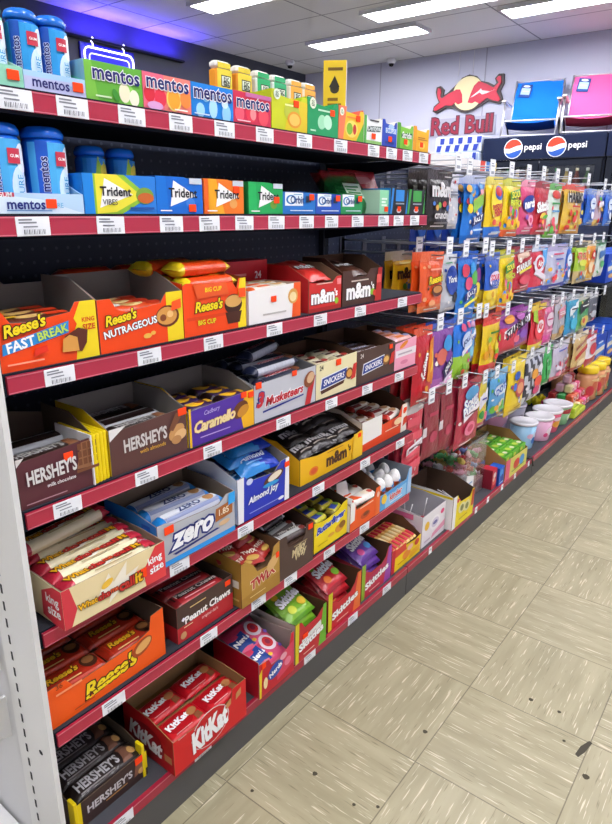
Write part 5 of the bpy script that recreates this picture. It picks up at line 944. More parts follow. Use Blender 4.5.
def rndots(n, cols, seed, x0=.1, x1=.9, z0=.08, z1=.4, r=.09, kz=.7):
    q = random.Random(seed); return [('e', q.uniform(x0, x1), q.uniform(z0, z1), r*q.uniform(.7, 1.3), r*kz*q.uniform(.7, 1.3), q.choice(cols)) for _ in range(n)]
GUM = ['#e23a3a', '#f0b82a', '#58b83a', '#e86aa0', '#4a8ad8']
D = {
 'mmk': (vis('#211b1a', '#3a3231'), [T('m&m', .48, .68, .74, '#e4e2e2', bold=.08), ('e', .4, .42, .07, .05, '#7ab04a'), ('e', .58, .44, .07, .05, '#c84a4a'), ('e', .72, .38, .06, .05, '#4a7ac8'), ('e', .28, .38, .06, .05, '#d8a040'), T('crunchy', .5, .24, .6, '#d8d6d6'), ('l', .2, .1, .8, .15, 1, '#8a8685')]),
 'sil': (vis('#c9cbd2', '#e4e4ea', '#d8d8de'), [('l', .2, .6, .8, .7, 2, '#8a8c98'), ('e', .7, .86, .06, .04, '#d83a3a')]),
 'jol': (vis('#1f7ad8', '#b8c0d8', '#1c6cc8', .1, .9), rndots(9, ['#e05a6a', '#d84a5a', '#e8a0a8', '#58a0d8', '#e8b050'], 3, .1, .9, .62, .86)+[('p', [(.3, .45), (.75, .58), (.72, .75), (.28, .62)], '#8cc04a'), ('p', [(.25, .25), (.8, .33), (.8, .46), (.25, .38)], '#1c2c6a'), T('JOLLY', .53, .36, .46, WHT, rot=.12), ('l', .3, .18, .8, .23, 1, '#bcd8f0'), ('e', .14, .52, .1, .07, '#f0d020')]),
 'swe': (vis('#f0cc18', '#e8d860', '#2a74d0', .2), [('e', .52, .58, .36, .3, '#f4dc3a'), ('e', .62, .74, .26, .12, '#2a62c0'), ('e', .58, .76, .2, .08, '#d8342a'), T('SWEDISH', .52, .52, .6, '#c8283a', rot=.1), T('FISH', .55, .42, .46, '#c8283a', rot=.1), ('e', .3, .26, .1, .05, '#d84a3a'), ('e', .7, .22, .1, .05, '#d84a3a'), ('l', .2, .07, .8, .12, 1, '#cfe0f4')]),
 'spk': (vis('#f0d01c', '#c8c83a', '#e8622a', .14), rndots(12, GUM, 5, .12, .88, .1, .5)+[('p', [(.2, .62), (.85, .7), (.82, .84), (.18, .76)], '#3f8a2c'), T('SOUR', .5, .73, .5, '#f4e84a', rot=.1), T('PATCH', .5, .58, .6, '#e8f04a', out='#2a6a2a', ow=.06)]),
 'ner': (vis('#d84a78', '#e890a8', '#e05a84'), [('e', .5, .56, .44, .16, '#1f3a9a'), T('nerds', .5, .57, .7, WHT, bold=.08, rot=.1), ('e', .6, .26, .2, .1, '#f0a0b8'), ('e', .6, .26, .1, .05, '#d83060'), ('e', .3, .32, .1, .05, '#8a5ab8'), ('l', .2, .1, .8, .14, 1, '#f4c0d0')]),
 'ski': (vis('#bf1c2c', '#9a1424', '#c8283a'), [T('Skittles', .5, .54, .84, WHT, bold=.09, rot=.12, out='#7a1020', ow=.04), ('e', .45, .36, .2, .05, '#e8c83a', .2), ('e', .6, .33, .2, .04, '#58b03a', .2)]+rndots(7, GUM, 8, .2, .8, .14, .28, .06)+[('l', .3, .07, .8, .1, 1, '#f0a0a0')]),
 'grn': (vis('#d8e6d8', '#5aac4a', '#6cbc3c', .12), [('e', .5, .8, .3, .08, '#c83a2c'), T('SOUR', .5, .64, .7, '#3a9a4a', out=WHT, ow=.08, bold=.08), T('BELTS', .5, .5, .7, '#3a8ac0', out=WHT, ow=.08)]+rndots(9, ['#e84a5a', '#f0c83a', '#68b84a', '#e890b0'], 9)),
 'har': (vis('#e2b83a', '#d84a34', '#e8a42a', .12, .88), [('p', [(.1, .62), (.95, .68), (.95, .86), (.1, .8)], '#e9e4d4'), T('HARIBO', .52, .74, .78, '#1c1c20', bold=.08), T('GOLD', .52, .56, .46, '#c8342c'), ]+rndots(14, ['#d83a2c', '#f0a030', '#e8d04a', '#58a83a', '#f0e0b0'], 12, .15, .85, .1, .46, .08)),
 'blu': (vis('#2a66c8', '#7a98d0', '#3a72c8'), [('e', .5, .6, .3, .16, '#d8e4f4'), T('X', .5, .6, .3, '#2a4a9a'), ('e', .5, .28, .2, .1, '#e8e8f0'), ('l', .2, .1, .8, .15, 1, '#c0d4f0')]),
 'mul': (vis('#c0a8b8', '#d8d0d8', '#d0b060'), rndots(12, GUM, 21, .1, .9, .15, .8)+[('p', [(.1, .5), (.9, .56), (.9, .7), (.1, .64)], '#e4dce4')]),
 'nav': (vis('#1c4ab8', '#2a58c8', '#1c44b0'), [('e', .5, .4, .3, .16, '#3a78d8'), ('l', .2, .6, .8, .75, 2, '#7aa4e8')]),
 'mmy': (vis('#f0b818', '#e8e0c8', '#e8c040', .2, .84), [T('m&m', .5, .52, .8, '#3a2012', bold=.09), ('e', .65, .2, .1, .07, '#3a70c0'), ('e', .4, .22, .1, .07, '#58a83a'), ('l', .2, .72, .8, .78, 1, '#f4dc80')]),
 'ree': (vis('#ee5a1c', '#e8683a', '#f0804a', .1), [reeses(.55, .56, .6, .1), ('e', .6, .36, .24, .1, '#5a2a16'), ('e', .6, .38, .18, .06, '#c98a4a'), ('l', .3, .7, .8, .75, 1, '#f8b090'), ('e', .35, .16, .12, .06, '#e8a070')]),
 'yor': (vis('#c4c8ce', '#d8dade', '#b8bcc4'), [('e', .5, .55, .38, .26, '#1f42a0'), T('York', .5, .57, .52, WHT, shear=.2), ('e', .68, .24, .14, .1, '#2a2422'), ('l', .2, .84, .6, .88, 1, '#58a878')]),
 'jo2': (vis('#2a7ed8', '#1c5cc0', '#2a86e0', .12), [('e', .25, .72, .16, .1, '#d8405a'), ('e', .6, .74, .16, .1, '#3a9ae0'), ('e', .7, .6, .18, .11, '#58b04a'), ('e', .4, .52, .18, .1, '#e0507a'), ('p', [(.2, .24), (.85, .36), (.85, .48), (.2, .36)], '#1a2a78'), T('JOLLY', .53, .36, .5, WHT, rot=.15), ('p', [(.2, .16), (.9, .26), (.9, .3), (.2, .21)], '#e8e04a')]),
 'nv2': (vis('#20306a', '#3a4ab0', '#e8c83a', .3), [('e', .5, .6, .3, .14, '#9a4a9a'), ('e', .5, .34, .3, .12, '#f0d84a'), ('l', .2, .8, .8, .86, 1, '#a0b0e0')]),
 'sp2': (vis('#2a62c8', '#5a78c8', '#f0d020', .36), [('e', .5, .55, .36, .14, '#e8e0f0'), T('SOUR', .5, .58, .58, '#d83a4a'), T('KIDS', .5, .48, .5, '#3a6ac8'), ]+rndots(6, ['#f0e050', '#e8c020', '#f0d84a', '#d8a020'], 15, .1, .9, .08, .32)),
 'red': (vis('#c01e30', '#8a1424', '#c8283a', .08), [('p', [(.2, .68), (.8, .78), (.8, .9), (.2, .84)], '#d8b8a0'), T('STARBURST', .52, .6, .8, WHT, rot=.16, bold=.08, out='#7a1020', ow=.04), ('p', [(.25, .42), (.9, .52), (.9, .58), (.25, .48)], '#e8d840'), ('e', .55, .28, .3, .1, '#d84a5a'), ('l', .3, .12, .7, .16, 1, '#f4c0c0')]),
 'air': (vis('#d83044', '#c8d4e8', '#3a66c0', .12), [('e', .4, .6, .3, .2, '#e8e4ec'), ('e', .4, .62, .18, .13, '#d82a3c'), ('p', [(.1, .4), (.9, .2), (.95, .34), (.2, .5)], '#e6dce4'), ('p', [(.6, .5), (.95, .6), (.95, .95), (.65, .9)], '#5aa4e0'), T('Air', .42, .62, .26, WHT)]),
 'whi': (vis('#c4c8e0', '#b0a8d0', '#3a4ab8', .14), [T('CANDY', .5, .8, .6, '#d84a6a'), T('MIX', .5, .68, .4, '#4a58c0')]+rndots(18, GUM+['#e8e0f0', '#b8a0d8'], 31, .08, .92, .18, .58, .06)),
 'lim': (vis('#a8cc2c', '#3a3a34', '#c8b078', .34), [T('TROLLI', .5, .66, .8, '#d84a34', bold=.08, out='#f4f0c0', ow=.06), ('e', .5, .5, .3, .08, '#d8e04a')]+rndots(8, ['#e85a4a', '#f0c848', '#e8e0b0', '#8ac04a', '#5a9ad0'], 33, .12, .88, .08, .32)),
 'ora': (vis('#f0a01c', '#d8c8a0', '#e8b83a'), [('e', .6, .66, .2, .12, '#d8342c'), ('e', .6, .66, .1, .06, '#f0e8d8'), ('e', .4, .35, .24, .14, '#e8d0a0'), ('e', .7, .3, .14, .1, '#c86a2a')]),
 'gwh': (vis('#d0dcd4', '#2a7a4a', '#e4e8e4'), [('p', [(.1, .5), (.9, .6), (.9, .8), (.1, .7)], '#3a70b0'), ('e', .5, .35, .26, .1, '#58b070'), ('l', .2, .84, .8, .9, 1, '#c0e0cc')]),
 'twz': (vis('#c81c2c', '#e0502c', '#c01a2a'), [('p', [(.55, .3), (1, .2), (1, .85), (.7, .8)], '#e88a2a'), ('p', [(.72, .4), (1, .3), (1, .75), (.8, .7)], '#f0c83a'), T('Twizzlers', .42, .5, .66, WHT, rot=1.35, bold=.09, out='#8a1020', ow=.04), ('e', .5, .2, .1, .04, '#e8a030')]),
 'pur': (vis('#8a4aa0', '#3a58b8', '#b06ab0', .2), [('e', .6, .68, .2, .12, '#3a9ae0'), ('e', .36, .5, .22, .12, '#d86a5a'), ('e', .7, .46, .16, .09, '#7a3a98'), ('p', [(.5, .16), (.95, .34), (.85, .5), (.42, .3)], '#28285a'), T('JOLLY', .68, .33, .4, WHT, rot=.7), ('p', [(.4, .08), (.9, .2), (.9, .26), (.4, .14)], '#d8c8e0'), ('p', [(0, .0), (1, .1), (1, .16), (0, .06)], '#e0a8d0')]),
 'bgr': (vis('#1f76dc', '#2a66c8', '#98c83a', .36), [('e', .6, .6, .26, .14, '#c8d8f0'), T('JOLLY', .6, .6, .44, '#20408a', rot=.4), ('p', [(.3, .36), (.95, .5), (.95, .58), (.3, .44)], '#e4e8ee'), ('e', .4, .82, .12, .06, '#e05a8a'), ('e', .7, .84, .1, .05, '#e8608a')]+rndots(5, ['#78b030', '#b8d84a', '#e05a3a'], 44, .1, .9, .06, .3)),
 'bw': (vis('#58a0dc', '#78b4e4', '#4a8ad0'), [('p', [(.1, .4), (.95, .55), (.95, .7), (.1, .55)], '#f0f0f4'), T('nerds', .5, .55, .6, '#2a3a9a', rot=.3), ('e', .5, .84, .3, .07, '#d8a0c0'), ('e', .4, .28, .2, .1, '#8ad0e8')]),
 'yrd': (vis('#f0cc1c', '#d83a2c', '#d82c38', .22, .82), rndots(10, ['#e8342c', '#e8a02a', '#f4e04a', '#88b82c'], 51, .12, .88, .26, .6)+[T('SOUR', .5, .7, .6, '#2a7a2a', rot=.15, out='#f0e84a', ow=.05)]),
 'sbp': (vis('#8a3a98', '#a04aa8', '#b83a5a', .12), [('p', [(0, .1), (.4, .1), (.5, .6), (0, .65)], '#d03848'), ('p', [(.1, .38), (.95, .62), (.95, .8), (.1, .56)], WHT), T('STARBURST', .52, .6, .76, '#2a1a30', rot=.2, bold=.08), ('e', .25, .82, .14, .1, '#e89a3a'), ('e', .6, .84, .14, .1, '#b860b0'), ('e', .68, .36, .12, .1, '#8a58b8'), ('e', .45, .3, .1, .08, '#e86a7a')]),
 'ayr': (vis('#d82838', '#e8c83a', '#e8d03a', .16), [('e', .5, .5, .34, .24, '#e83a44'), ('e', .5, .54, .2, .14, '#f0e8ea'), T('Air', .5, .55, .3, '#d82838'), ('p', [(.05, .7), (.35, .6), (.3, .9), (.05, .9)], '#a8c83a')]),
 'pnk': (vis('#d8709a', '#c890a8', '#d8489a', .25), [('e', .5, .6, .3, .16, '#e8d0dc'), T('sweet', .5, .6, .56, '#c83a78'), ('l', .2, .3, .8, .4, 1, '#f0b8d0')]),
 'clr': (vis('#b0b0ba', '#c8b8c0', '#c8a878', .2), [('p', [(.2, .5), (.85, .56), (.85, .8), (.2, .74)], '#d88a9a'), ('e', .5, .24, .26, .1, '#c89a50'), ('l', .3, .6, .75, .7, 2, '#f0e0e4')]),
 'tea': (vis('#2a9ac0', '#b8c0c8', '#2a90c8'), [('p', [(.15, .5), (.9, .66), (.9, .84), (.15, .68)], '#e4eaec'), T('FRESH', .5, .67, .6, '#2a3040', rot=.2), ('e', .5, .3, .3, .14, '#48b8d8')]),
 'gbk': (vis('#4aa060', '#c8c8b8', '#78b870'), [('p', [(.1, .5), (.95, .62), (.95, .9), (.1, .78)], '#22282a'), T('SOUR', .52, .72, .66, '#e8f0e4', rot=.12), ('e', .5, .28, .34, .14, '#d8c060'), ('e', .4, .3, .14, .07, '#c84a3a')]),
 'bkw': (vis('#5c6068', '#d8d8dc', '#7a7a84'), [T('B', .5, .62, .4, '#e8e8ee'), ('e', .5, .3, .3, .12, '#c8ccd4'), ('e', .5, .1, .2, .06, '#d86a90')]),
 'tcl': (vis('#d83a52', '#c8c0c0', '#d03048', .1, .86), [('l', .1, .12, .9, .84, 4, '#e85a6c'), ('p', [(.1, .36), (.95, .42), (.95, .5), (.1, .44)], '#d8ccd0'), ('l', .2, .4, .8, .45, 1, '#6a3a44')]),
 'stw': (vis('#b82a48', '#a82442', '#c0304c', .1), [('e', .55, .8, .3, .1, '#58a0d0'), T('Sour', .5, .68, .56, WHT, rot=.2, bold=.08, out='#3a6ac0', ow=.06), T('Punch', .52, .58, .66, WHT, rot=.2, bold=.08, out='#3a6ac0', ow=.06), ('p', [(.2, .4), (.9, .52), (.9, .6), (.2, .48)], '#f0e6ea'), ('l', .3, .47, .8, .52, 1, '#5a2030'), ('e', .5, .26, .24, .1, '#e87a98'), ('e', .52, .26, .14, .05, '#c83a5c')]),
 'yel': (vis('#e0cc3a', '#8a9a3a', '#d85a7a', .12), [('p', [(.1, .36), (.9, .5), (.9, .74), (.1, .6)], '#e4e0ec'), T('rope', .5, .56, .5, '#3a3aa0', rot=.3), ('e', .3, .28, .2, .08, '#3a9a4a'), ('e', .7, .22, .2, .08, '#e86a8a')]),
 'dot': (vis('#5ca8dc', '#8ac0e0', '#2a6ac0', .14), [('e', .5, .6, .34, .12, '#dce8f4'), T('DOTS', .55, .62, .6, '#2a58b8', rot=.3)]+rndots(10, ['#e8b03a', '#e86a4a', '#f0e0b0', '#6ab84a'], 61, .1, .9, .14, .4)),
 'duc': (vis('#f0d018', '#f0d83a', '#e8c41c'), [('e', .4, .68, .14, .08, '#2a5ab8'), ('e', .6, .44, .24, .16, '#c84a4a'), ('e', .6, .44, .16, .1, '#e8a070'), ('e', .3, .5, .1, .07, '#3a6ac8'), ('l', .3, .12, .7, .16, 1, '#b89a10')]),
 'str': (lambda u, v: ('#2a2c40' if int((u*.8+v*.5)*9) % 2 else '#c8ccd8')+'/foil', [('e', .6, .35, .2, .12, '#e8503a'), ('e', .4, .55, .16, .1, '#f0a83a'), ('e', .66, .62, .14, .09, '#e8e4ec'), ('e', .5, .2, .2, .08, '#c83a6a')]),
 'lea': (vis('#3cb058', '#58c070', '#2a9a48'), [('e', .5, .45, .24, .3, '#5cc878'), ('l', .4, .2, .6, .7, 2, '#2a8a40')]),
 'hel': (vis('#c4bcd0', '#d8d4e0', '#c85a6a', .1), [T('hello', .5, .78, .6, '#5a6ab8')]+rndots(12, ['#e8789a', '#c83a5a', '#e8e0ec', '#8a98c8', '#f0b0b8'], 71, .1, .9, .1, .62, .08)),
 'tan': (vis('#d8b878', '#e8dcc0', '#c04a3a', .1), [('p', [(.1, .3), (.9, .5), (.9, .62), (.1, .42)], '#b8342c'), ('p', [(.1, .56), (.9, .76), (.9, .84), (.1, .64)], '#8a4a2c'), ('e', .5, .2, .3, .08, '#f0dcb0')]),
 'rdw': (vis('#e8e0e4', '#c8283a', '#b82438', .25), [('e', .5, .5, .3, .18, '#d83a4a'), ('l', .2, .74, .8, .82, 1, '#c86a70')]),
}
for q_, (key_, (pat_, ops_)) in enumerate(list(D.items())):      # small printed flecks and fine print that every bag carries
    cs = [o[5] for o in ops_ if o[0] == 'e'][:4] or ['#e8e0d8']
    ops_ = [('l', o[2]-o[4]*.4, o[3]-.03, o[2]+o[4]*.4, o[3]+.03, 1, o[5]) if o[0] == 't' and o[1] in ('CANDY', 'MIX', 'sweet', 'FRESH', 'hello', 'X', 'B', 'GOLD', 'SOUR', 'BELTS', 'rope') and key_ not in ('spk', 'sp2') else o for o in ops_]
    D[key_] = (pat_, rndots(7, cs+['#f2ece4'], 100+q_, .1, .9, .1, .86, .045)+ops_+[('l', .12, .05, .6, .09, 1, '#e6e2de'), ('l', .6, .88, .88, .91, 1, '#e6e2de')])
D['stp'] = (vis('#8e1c36', '#a02440', '#8a1a32', .1), [('p', [(0, .34), (.14, .36), (.14, .5), (0, .48)], '#e4dade'), ('l', .3, .6, .8, .7, 1, '#c04060'), ('e', .55, .3, .24, .08, '#b83a5a')])
ROWN = {1: 'top row', 2: 'second row', 3: 'third row', 4: 'lowest row'}
DL = {'mmk': 'black candy bag with big pale letters', 'sil': 'plain silver candy bag', 'jol': 'blue gummy bag with fruit pictures at its top', 'swe': 'yellow bag with blue base and red fish lettering', 'spk': 'yellow sour gummy bag with green banner', 'ner': 'pink candy bag with dark blue oval', 'ski': 'red fruit candy bag with white slanted wordmark', 'grn': 'white and green sour belt bag', 'har': 'wide golden gummy bag with red top', 'blu': 'blue bag with white oval', 'mul': 'greyish bag of mixed candies', 'nav': 'plain blue candy bag', 'mmy': 'yellow candy bag with brown letters', 'ree': 'orange peanut butter cup bag', 'yor': 'silver mint bag with blue oval', 'jo2': 'blue bag with round fruit candies', 'nv2': 'narrow navy bag with yellow base', 'sp2': 'blue sour gummy bag with yellow base', 'red': 'red fruit chew bag with slanted white lettering', 'air': 'red, white and blue chewy candy bag', 'whi': 'wide pale violet bag of mixed candy', 'lim': 'lime green gummy bag with red lettering', 'ora': 'orange bag with red round emblem', 'gwh': 'white bag with green top', 'twz': 'red licorice bag with vertical lettering', 'pur': 'purple fruit candy bag with pink base', 'bgr': 'blue bag with light green base', 'bw': 'light blue bag with white band', 'yrd': 'yellow sour gummy bag with red ends', 'sbp': 'wide purple and red fruit chew bag', 'ayr': 'red oval bag with yellow ends', 'pnk': 'pink candy bag', 'clr': 'greyish clear bag with pink card', 'tea': 'teal candy bag with white band', 'gbk': 'green gummy bag with black band', 'bkw': 'grey and white bag', 'tcl': 'clear pack of red licorice sticks', 'stw': 'deep red sour straw bag', 'yel': 'yellow bag with white slanted band', 'dot': 'light blue gumdrop bag', 'duc': 'bright yellow bag with brown round picture', 'str': 'bag with dark and white diagonal stripes', 'lea': 'narrow green bag', 'hel': 'pale bag with pink dots', 'stp': 'dark red sour straw bag', 'tan': 'tan bag with red and brown ribbons', 'rdw': 'white and red bag'}
# row, key, y, width, height, top z, front x, how many deep
PEGS = [(1, 'mmk', 1.005, .145, .155, 1.315, -.07, 3), (1, 'sil', 1.13, .085, .15, 1.31, -.09, 2), (1, 'jol', 1.255, .14, .195, 1.312, -.07, 2), (1, 'swe', 1.405, .125, .185, 1.314, -.065, 2), (1, 'spk', 1.57, .145, .185, 1.314, -.065, 3), (1, 'ner', 1.73, .13, .185, 1.318, -.065, 2), (1, 'ski', 1.895, .165, .19, 1.318, -.065, 2), (1, 'grn', 2.075, .15, .205, 1.316, -.07, 2), (1, 'har', 2.36, .27, .2, 1.322, -.07, 2), (1, 'blu', 2.66, .13, .16, 1.312, -.07, 3), (1, 'mul', 2.83, .12, .165, 1.312, -.075, 2), (1, 'blu', 3.0, .13, .17, 1.315, -.07, 2),
        (2, 'ree', .99, .135, .165, 1.088, -.07, 2), (2, 'yor', 1.118, .105, .165, 1.075, -.075, 3), (2, 'jo2', 1.243, .135, .2, 1.08, -.065, 2), (2, 'nv2', 1.352, .075, .165, 1.066, -.085, 2), (2, 'sp2', 1.455, .12, .19, 1.066, -.066, 2), (2, 'spk', 1.585, .125, .205, 1.068, -.065, 3), (2, 'red', 1.76, .2, .165, 1.075, -.07, 2), (2, 'air', 1.965, .165, .18, 1.074, -.07, 2), (2, 'whi', 2.215, .29, .18, 1.066, -.07, 2), (2, 'blu', 2.43, .1, .18, 1.064, -.085, 2), (2, 'lim', 2.6, .19, .185, 1.064, -.07, 2), (2, 'ora', 2.8, .17, .19, 1.064, -.075, 3), (2, 'gwh', 3.01, .16, .18, 1.06, -.07, 2),
        (3, 'twz', .955, .12, .225, .872, -.065, 3), (3, 'pur', 1.095, .145, .21, .872, -.065, 2), (3, 'bgr', 1.24, .135, .2, .872, -.065, 2), (3, 'bw', 1.352, .08, .165, .858, -.085, 2), (3, 'yrd', 1.51, .16, .215, .848, -.067, 3), (3, 'sbp', 1.765, .32, .155, .832, -.07, 2), (3, 'ayr', 2.045, .18, .195, .822, -.067, 2), (3, 'pnk', 2.21, .13, .19, .818, -.075, 2), (3, 'clr', 2.375, .165, .185, .816, -.072, 3), (3, 'tea', 2.575, .18, .19, .81, -.07, 3), (3, 'gbk', 2.785, .2, .175, .79, -.07, 2), (3, 'bkw', 3.0, .18, .15, .78, -.075, 2),
        (4, 'tcl', .943, .115, .26, .648, -.07, 4), (4, 'stw', 1.36, .19, .235, .624, -.068, 7), (4, 'yel', 1.505, .09, .2, .612, -.08, 2), (4, 'dot', 1.65, .16, .185, .606, -.07, 2), (4, 'duc', 1.845, .19, .235, .628, -.066, 2), (4, 'str', 2.085, .24, .21, .61, -.07, 4), (4, 'lea', 2.285, .11, .18, .6, -.075, 2), (4, 'hel', 2.485, .25, .175, .592, -.07, 2), (4, 'tan', 2.84, .25, .19, .586, -.07, 3), (4, 'rdw', 3.1, .2, .18, .55, -.075, 2)]
bagc = {}
for i, (row, key, y, W, H, z, xf, n) in enumerate(PEGS):
    W *= 1.08; H *= 1.06; z += .004
    same = [p for p in PEGS if p[1] == key]
    where = ROWN[row] + ('' if len([p for p in same if p[0] == row]) < 2 else (', nearer one' if y < 2.8 else ', far one'))
    hook(y, z-.0085, xf+.035, 'hook carrying the %s, %s' % (DL[key], where))
    k2 = (key, W, H)
    if k2 not in bagc: bagc[k2] = bagmesh(W, H, .026 if key not in ('stw', 'tcl', 'stp') else .014, D[key][0], D[key][1])
    pt = .0285 if key not in ('stw', 'tcl', 'stp') else .0165
    for q in range(n):
        o = obj('candy_bag', bagc[k2], None, (xf-.01-pt*q, y+RN.uniform(-.003, .003), z-.0003), (RN.uniform(-.03, .03), RN.uniform(-.02, .02), RZ+RN.uniform(-.012, .012)/W*.35))
        tag(o, '%s, %s on its hook, %s' % (DL[key], ORD[q], where), 'candy bag', '%ss on the %s' % (DL[key], where))
# deeper pegs behind the front bags
for i, (row, key, y, W, H, z, xf, n) in enumerate([(1, 'nav', 1.215, .1, .19, 1.265, -.24, 1), (1, 'nav', 1.33, .1, .19, 1.265, -.24, 1), (1, 'nav', 1.445, .1, .19, 1.265, -.24, 1), (1, 'nav', 1.56, .1, .19, 1.265, -.24, 1), (2, 'mmy', .985, .12, .13, 1.09, -.165, 2), (4, 'stp', 1.075, .12, .235, .652, -.075, 8), (4, 'stp', 1.21, .12, .235, .642, -.08, 8)]):
    wl = ('%s of the set-back blue row' % ORN[i]) if key == 'nav' else 'behind the orange bag' if key == 'mmy' else '%s edge-on stack of the lowest row' % ('left' if y < 1.1 else 'right')
    hook(y, z-.0085, xf+.035, 'hook carrying the %s, %s' % (DL[key], wl))
    k2 = (key, W, H)
    if k2 not in bagc: bagc[k2] = bagmesh(W, H, .026 if key != 'stp' else .012, D[key][0], D[key][1])
    for q in range(n):
        o = obj('candy_bag', bagc[k2], None, (xf-.01-(.0285 if key != 'stp' else .0145)*q, y, z-.0003), (0, RN.uniform(-.02, .02), RZ+RN.uniform(-.02, .02)))
        tag(o, '%s, %s%s' % (DL[key], wl, '' if n == 1 else ', %s' % ORD[q]), 'candy bag', '%ss, %s' % (DL[key], wl) if n > 1 else None)
# blue packs on the far shelves
for i, (z, nm_) in enumerate(((.80, 'upper'), (.27, 'lower'))):
    for j in range(3):
        y0 = 3.40+.30*j
        closed('large blue snack pack with pale band on the %s far shelf, %s from the left' % (nm_, ORN[j]), -.125, y0, y0+.28, z, .17 if i == 0 else .2, .2, '#1c48b8', [('e', .5, .5, .42, .22, '#3a7ad8'), ('p', [(.1, .4), (.9, .44), (.9, .6), (.1, .56)], '#e0d8c8'), ('l', .3, .7, .7, .8, 1, '#c8d8f4'), ('e', .5, .22, .3, .08, '#d8a868')], side='#1638a0', top='#2a58c8', cat='snack pack', name='snack_pack', group='blue snack packs')
# ================================================================== back of the shop
# flattened white carton and price sheets on top of the hanging section
m = M(); m.prism([(0, 0, 0), (.62, 0, 0), (.62, .16, 0), (.1, .2, .0), (-.06, .1, 0)], (0, 0, .04), '#ecebe8'); m.prt(Fr((0, 0, .0), (1, 0, 0), (0, 0, 1), (0, -1, 0)), .62, .04, [('r', .72, 0, .8, 1, '#d8402c'), ('r', .82, 0, .88, 1, '#3a70b8'), ('r', .9, 0, 1, 1, '#e0c86a')])
o = obj('flat_carton', m, None, (-.36, 1.5, 1.3705), (0, 0, RZ)); tag(o, 'white flattened carton lying on top of the hanging bag section, left of the cooler', 'carton')
# silver-blue drinks cooler with checks
c = empty('drinks_cooler', (-2.2, 5.14, 0)); tag(c, 'silver and blue checked drinks cooler left of the dark cooler', 'cooler')
m = M(); m.rbox(0, .46, .0, .5, 0, 1.725, '#a9b6cc/plast', .01); obj('cooler_body', m, c)
m = M(); m.rbox(0, .46, .02, .5, 1.727, 1.87, '#c6cfdf/plast', .01)
F = Fr((0, .02, 1.727), (1, 0, 0), (0, 0, 1), (0, -1, 0)); ops = []
for i in range(5):
    for j in range(2): ops.append(('p', [(.04+.2*i+.08*j, .1+.45*j), (.13+.2*i+.08*j, .1+.45*j), (.16+.2*i+.06*j, .48+.45*j), (.06+.2*i+.06*j, .48+.45*j)], '#2c3f9c'))
m.prt(F, .46, .143, ops, 1, .0008); obj('checked_header', m, c)
m = M(); m.rbox(.02, .44, -.02, -.001, .25, 1.72, '#b9c4d8/plast', .006)
m.prt(Fr((.02, -.02, .25), (1, 0, 0), (0, 0, 1), (0, -1, 0)), .42, 1.47, [('p', [(.86, .6), (1, .6), (1, 1), (.92, 1)], '#2c3f9c'), ('e', .5, .93, .18, .045, '#f0c81e'), ('p', [(.08, .9), (.2, .93), (.46, .92), (.44, .9), (.2, .885)], '#c8202c'), ('p', [(.92, .9), (.8, .93), (.54, .92), (.56, .9), (.8, .885)], '#c8202c'), t_('Red Bull', .5, .86, .6, '#c8202c', bold=.05)], 1, .001); obj('door', m, c)
# dark cooler with two round emblems
def cooler(x, w, lb, header):
    c = empty('drinks_cooler', (x, 5.2, 0)); tag(c, lb, 'cooler'); H = 1.835
    DK = '#23283a/plast'
    m = M(); m.box(0, .04, .03, .66, 0, H, DK); m.box(w-.04, w, .03, .66, 0, H, DK); m.box(.04, w-.04, .62, .66, 0, H, '#3a3f4a/plast'); m.box(.04, w-.04, .03, .62, 0, .2, DK); m.box(.04, w-.04, .03, .62, H-.2, H, DK); obj('cooler_body', m, c)
    m = M(); m.rbox(0, w, -.02, .029, H-.19, H+.003, '#1f2740/plast', .006)
    F = Fr((0, -.02, H-.19), (1, 0, 0), (0, 0, 1), (0, -1, 0)); ops = []
    if header:
        for cx, tx in ((.27, .43), (.625, .785)):
            P = lambda a0, a1, n=14: [(cx+.073*math.cos(a0+(a1-a0)*i/n), .5+.4*math.sin(a0+(a1-a0)*i/n)) for i in range(n+1)]
            ops += [('e', cx, .5, .08, .44, '#e8e8f0')]
            ops += [('p', P(.35, PI-.05)+[(cx-.03, .5), (cx+.03, .62)], '#e8412c'), ('p', P(PI+.45, 2*PI-.1)+[(cx+.03, .4), (cx-.03, .3)], '#2a58b0'),
                    t_('pepsi', tx+.005, .5, .14, '#eef0f6', bold=.02)]
    m.prt(F, w, .19, ops, 1, .0006); obj('lit_header', m, c)
    nd = 2
    dw = (w-.02)/nd
    for k in range(nd):
        x0 = .01+dw*k; m = M(); z0, z1 = .22, H-.2
        for a in ((x0, x0+dw-.006, z0, z0+.05), (x0, x0+dw-.006, z1-.05, z1), (x0, x0+.05, z0+.05, z1-.05), (x0+dw-.056, x0+dw-.006, z0+.05, z1-.05)): m.box(a[0], a[1], -.015, .028, a[2], a[3], '#20242e/plast')
        d = obj('door', m, c); m = M(); m.box(x0+.05, x0+dw-.056, .004, .01, z0+.05, z1-.05, '#dfe4ea/clear'); obj('door_glass', m, d)
        m = M(); m.box(x0+dw-.04 if k == 0 else x0+.02, x0+dw-.025 if k == 0 else x0+.035, -.04, -.015, .8, 1.3, '#9a9fa8/metal'); obj('door_handle', m, d)
    for z in (1.0, 1.34):
        m = M(); m.box(.041, w-.041, .1, .6, z-.012, z, '#c8ccd2/metal'); obj('cooler_shelf', m, c)
    m = M(); m.box(.06, w-.06, .05, .07, H-.215, H-.202, '#f0f4ff/emit5'); obj('cooler_lamp', m, c)
    return c
cooler(-1.725, 1.06, 'dark blue drinks cooler with two round emblems under the folding chairs', True)
cooler(-.655, 1.06, 'dark drinks cooler at the right edge beside the one under the chairs', False)
bt = []
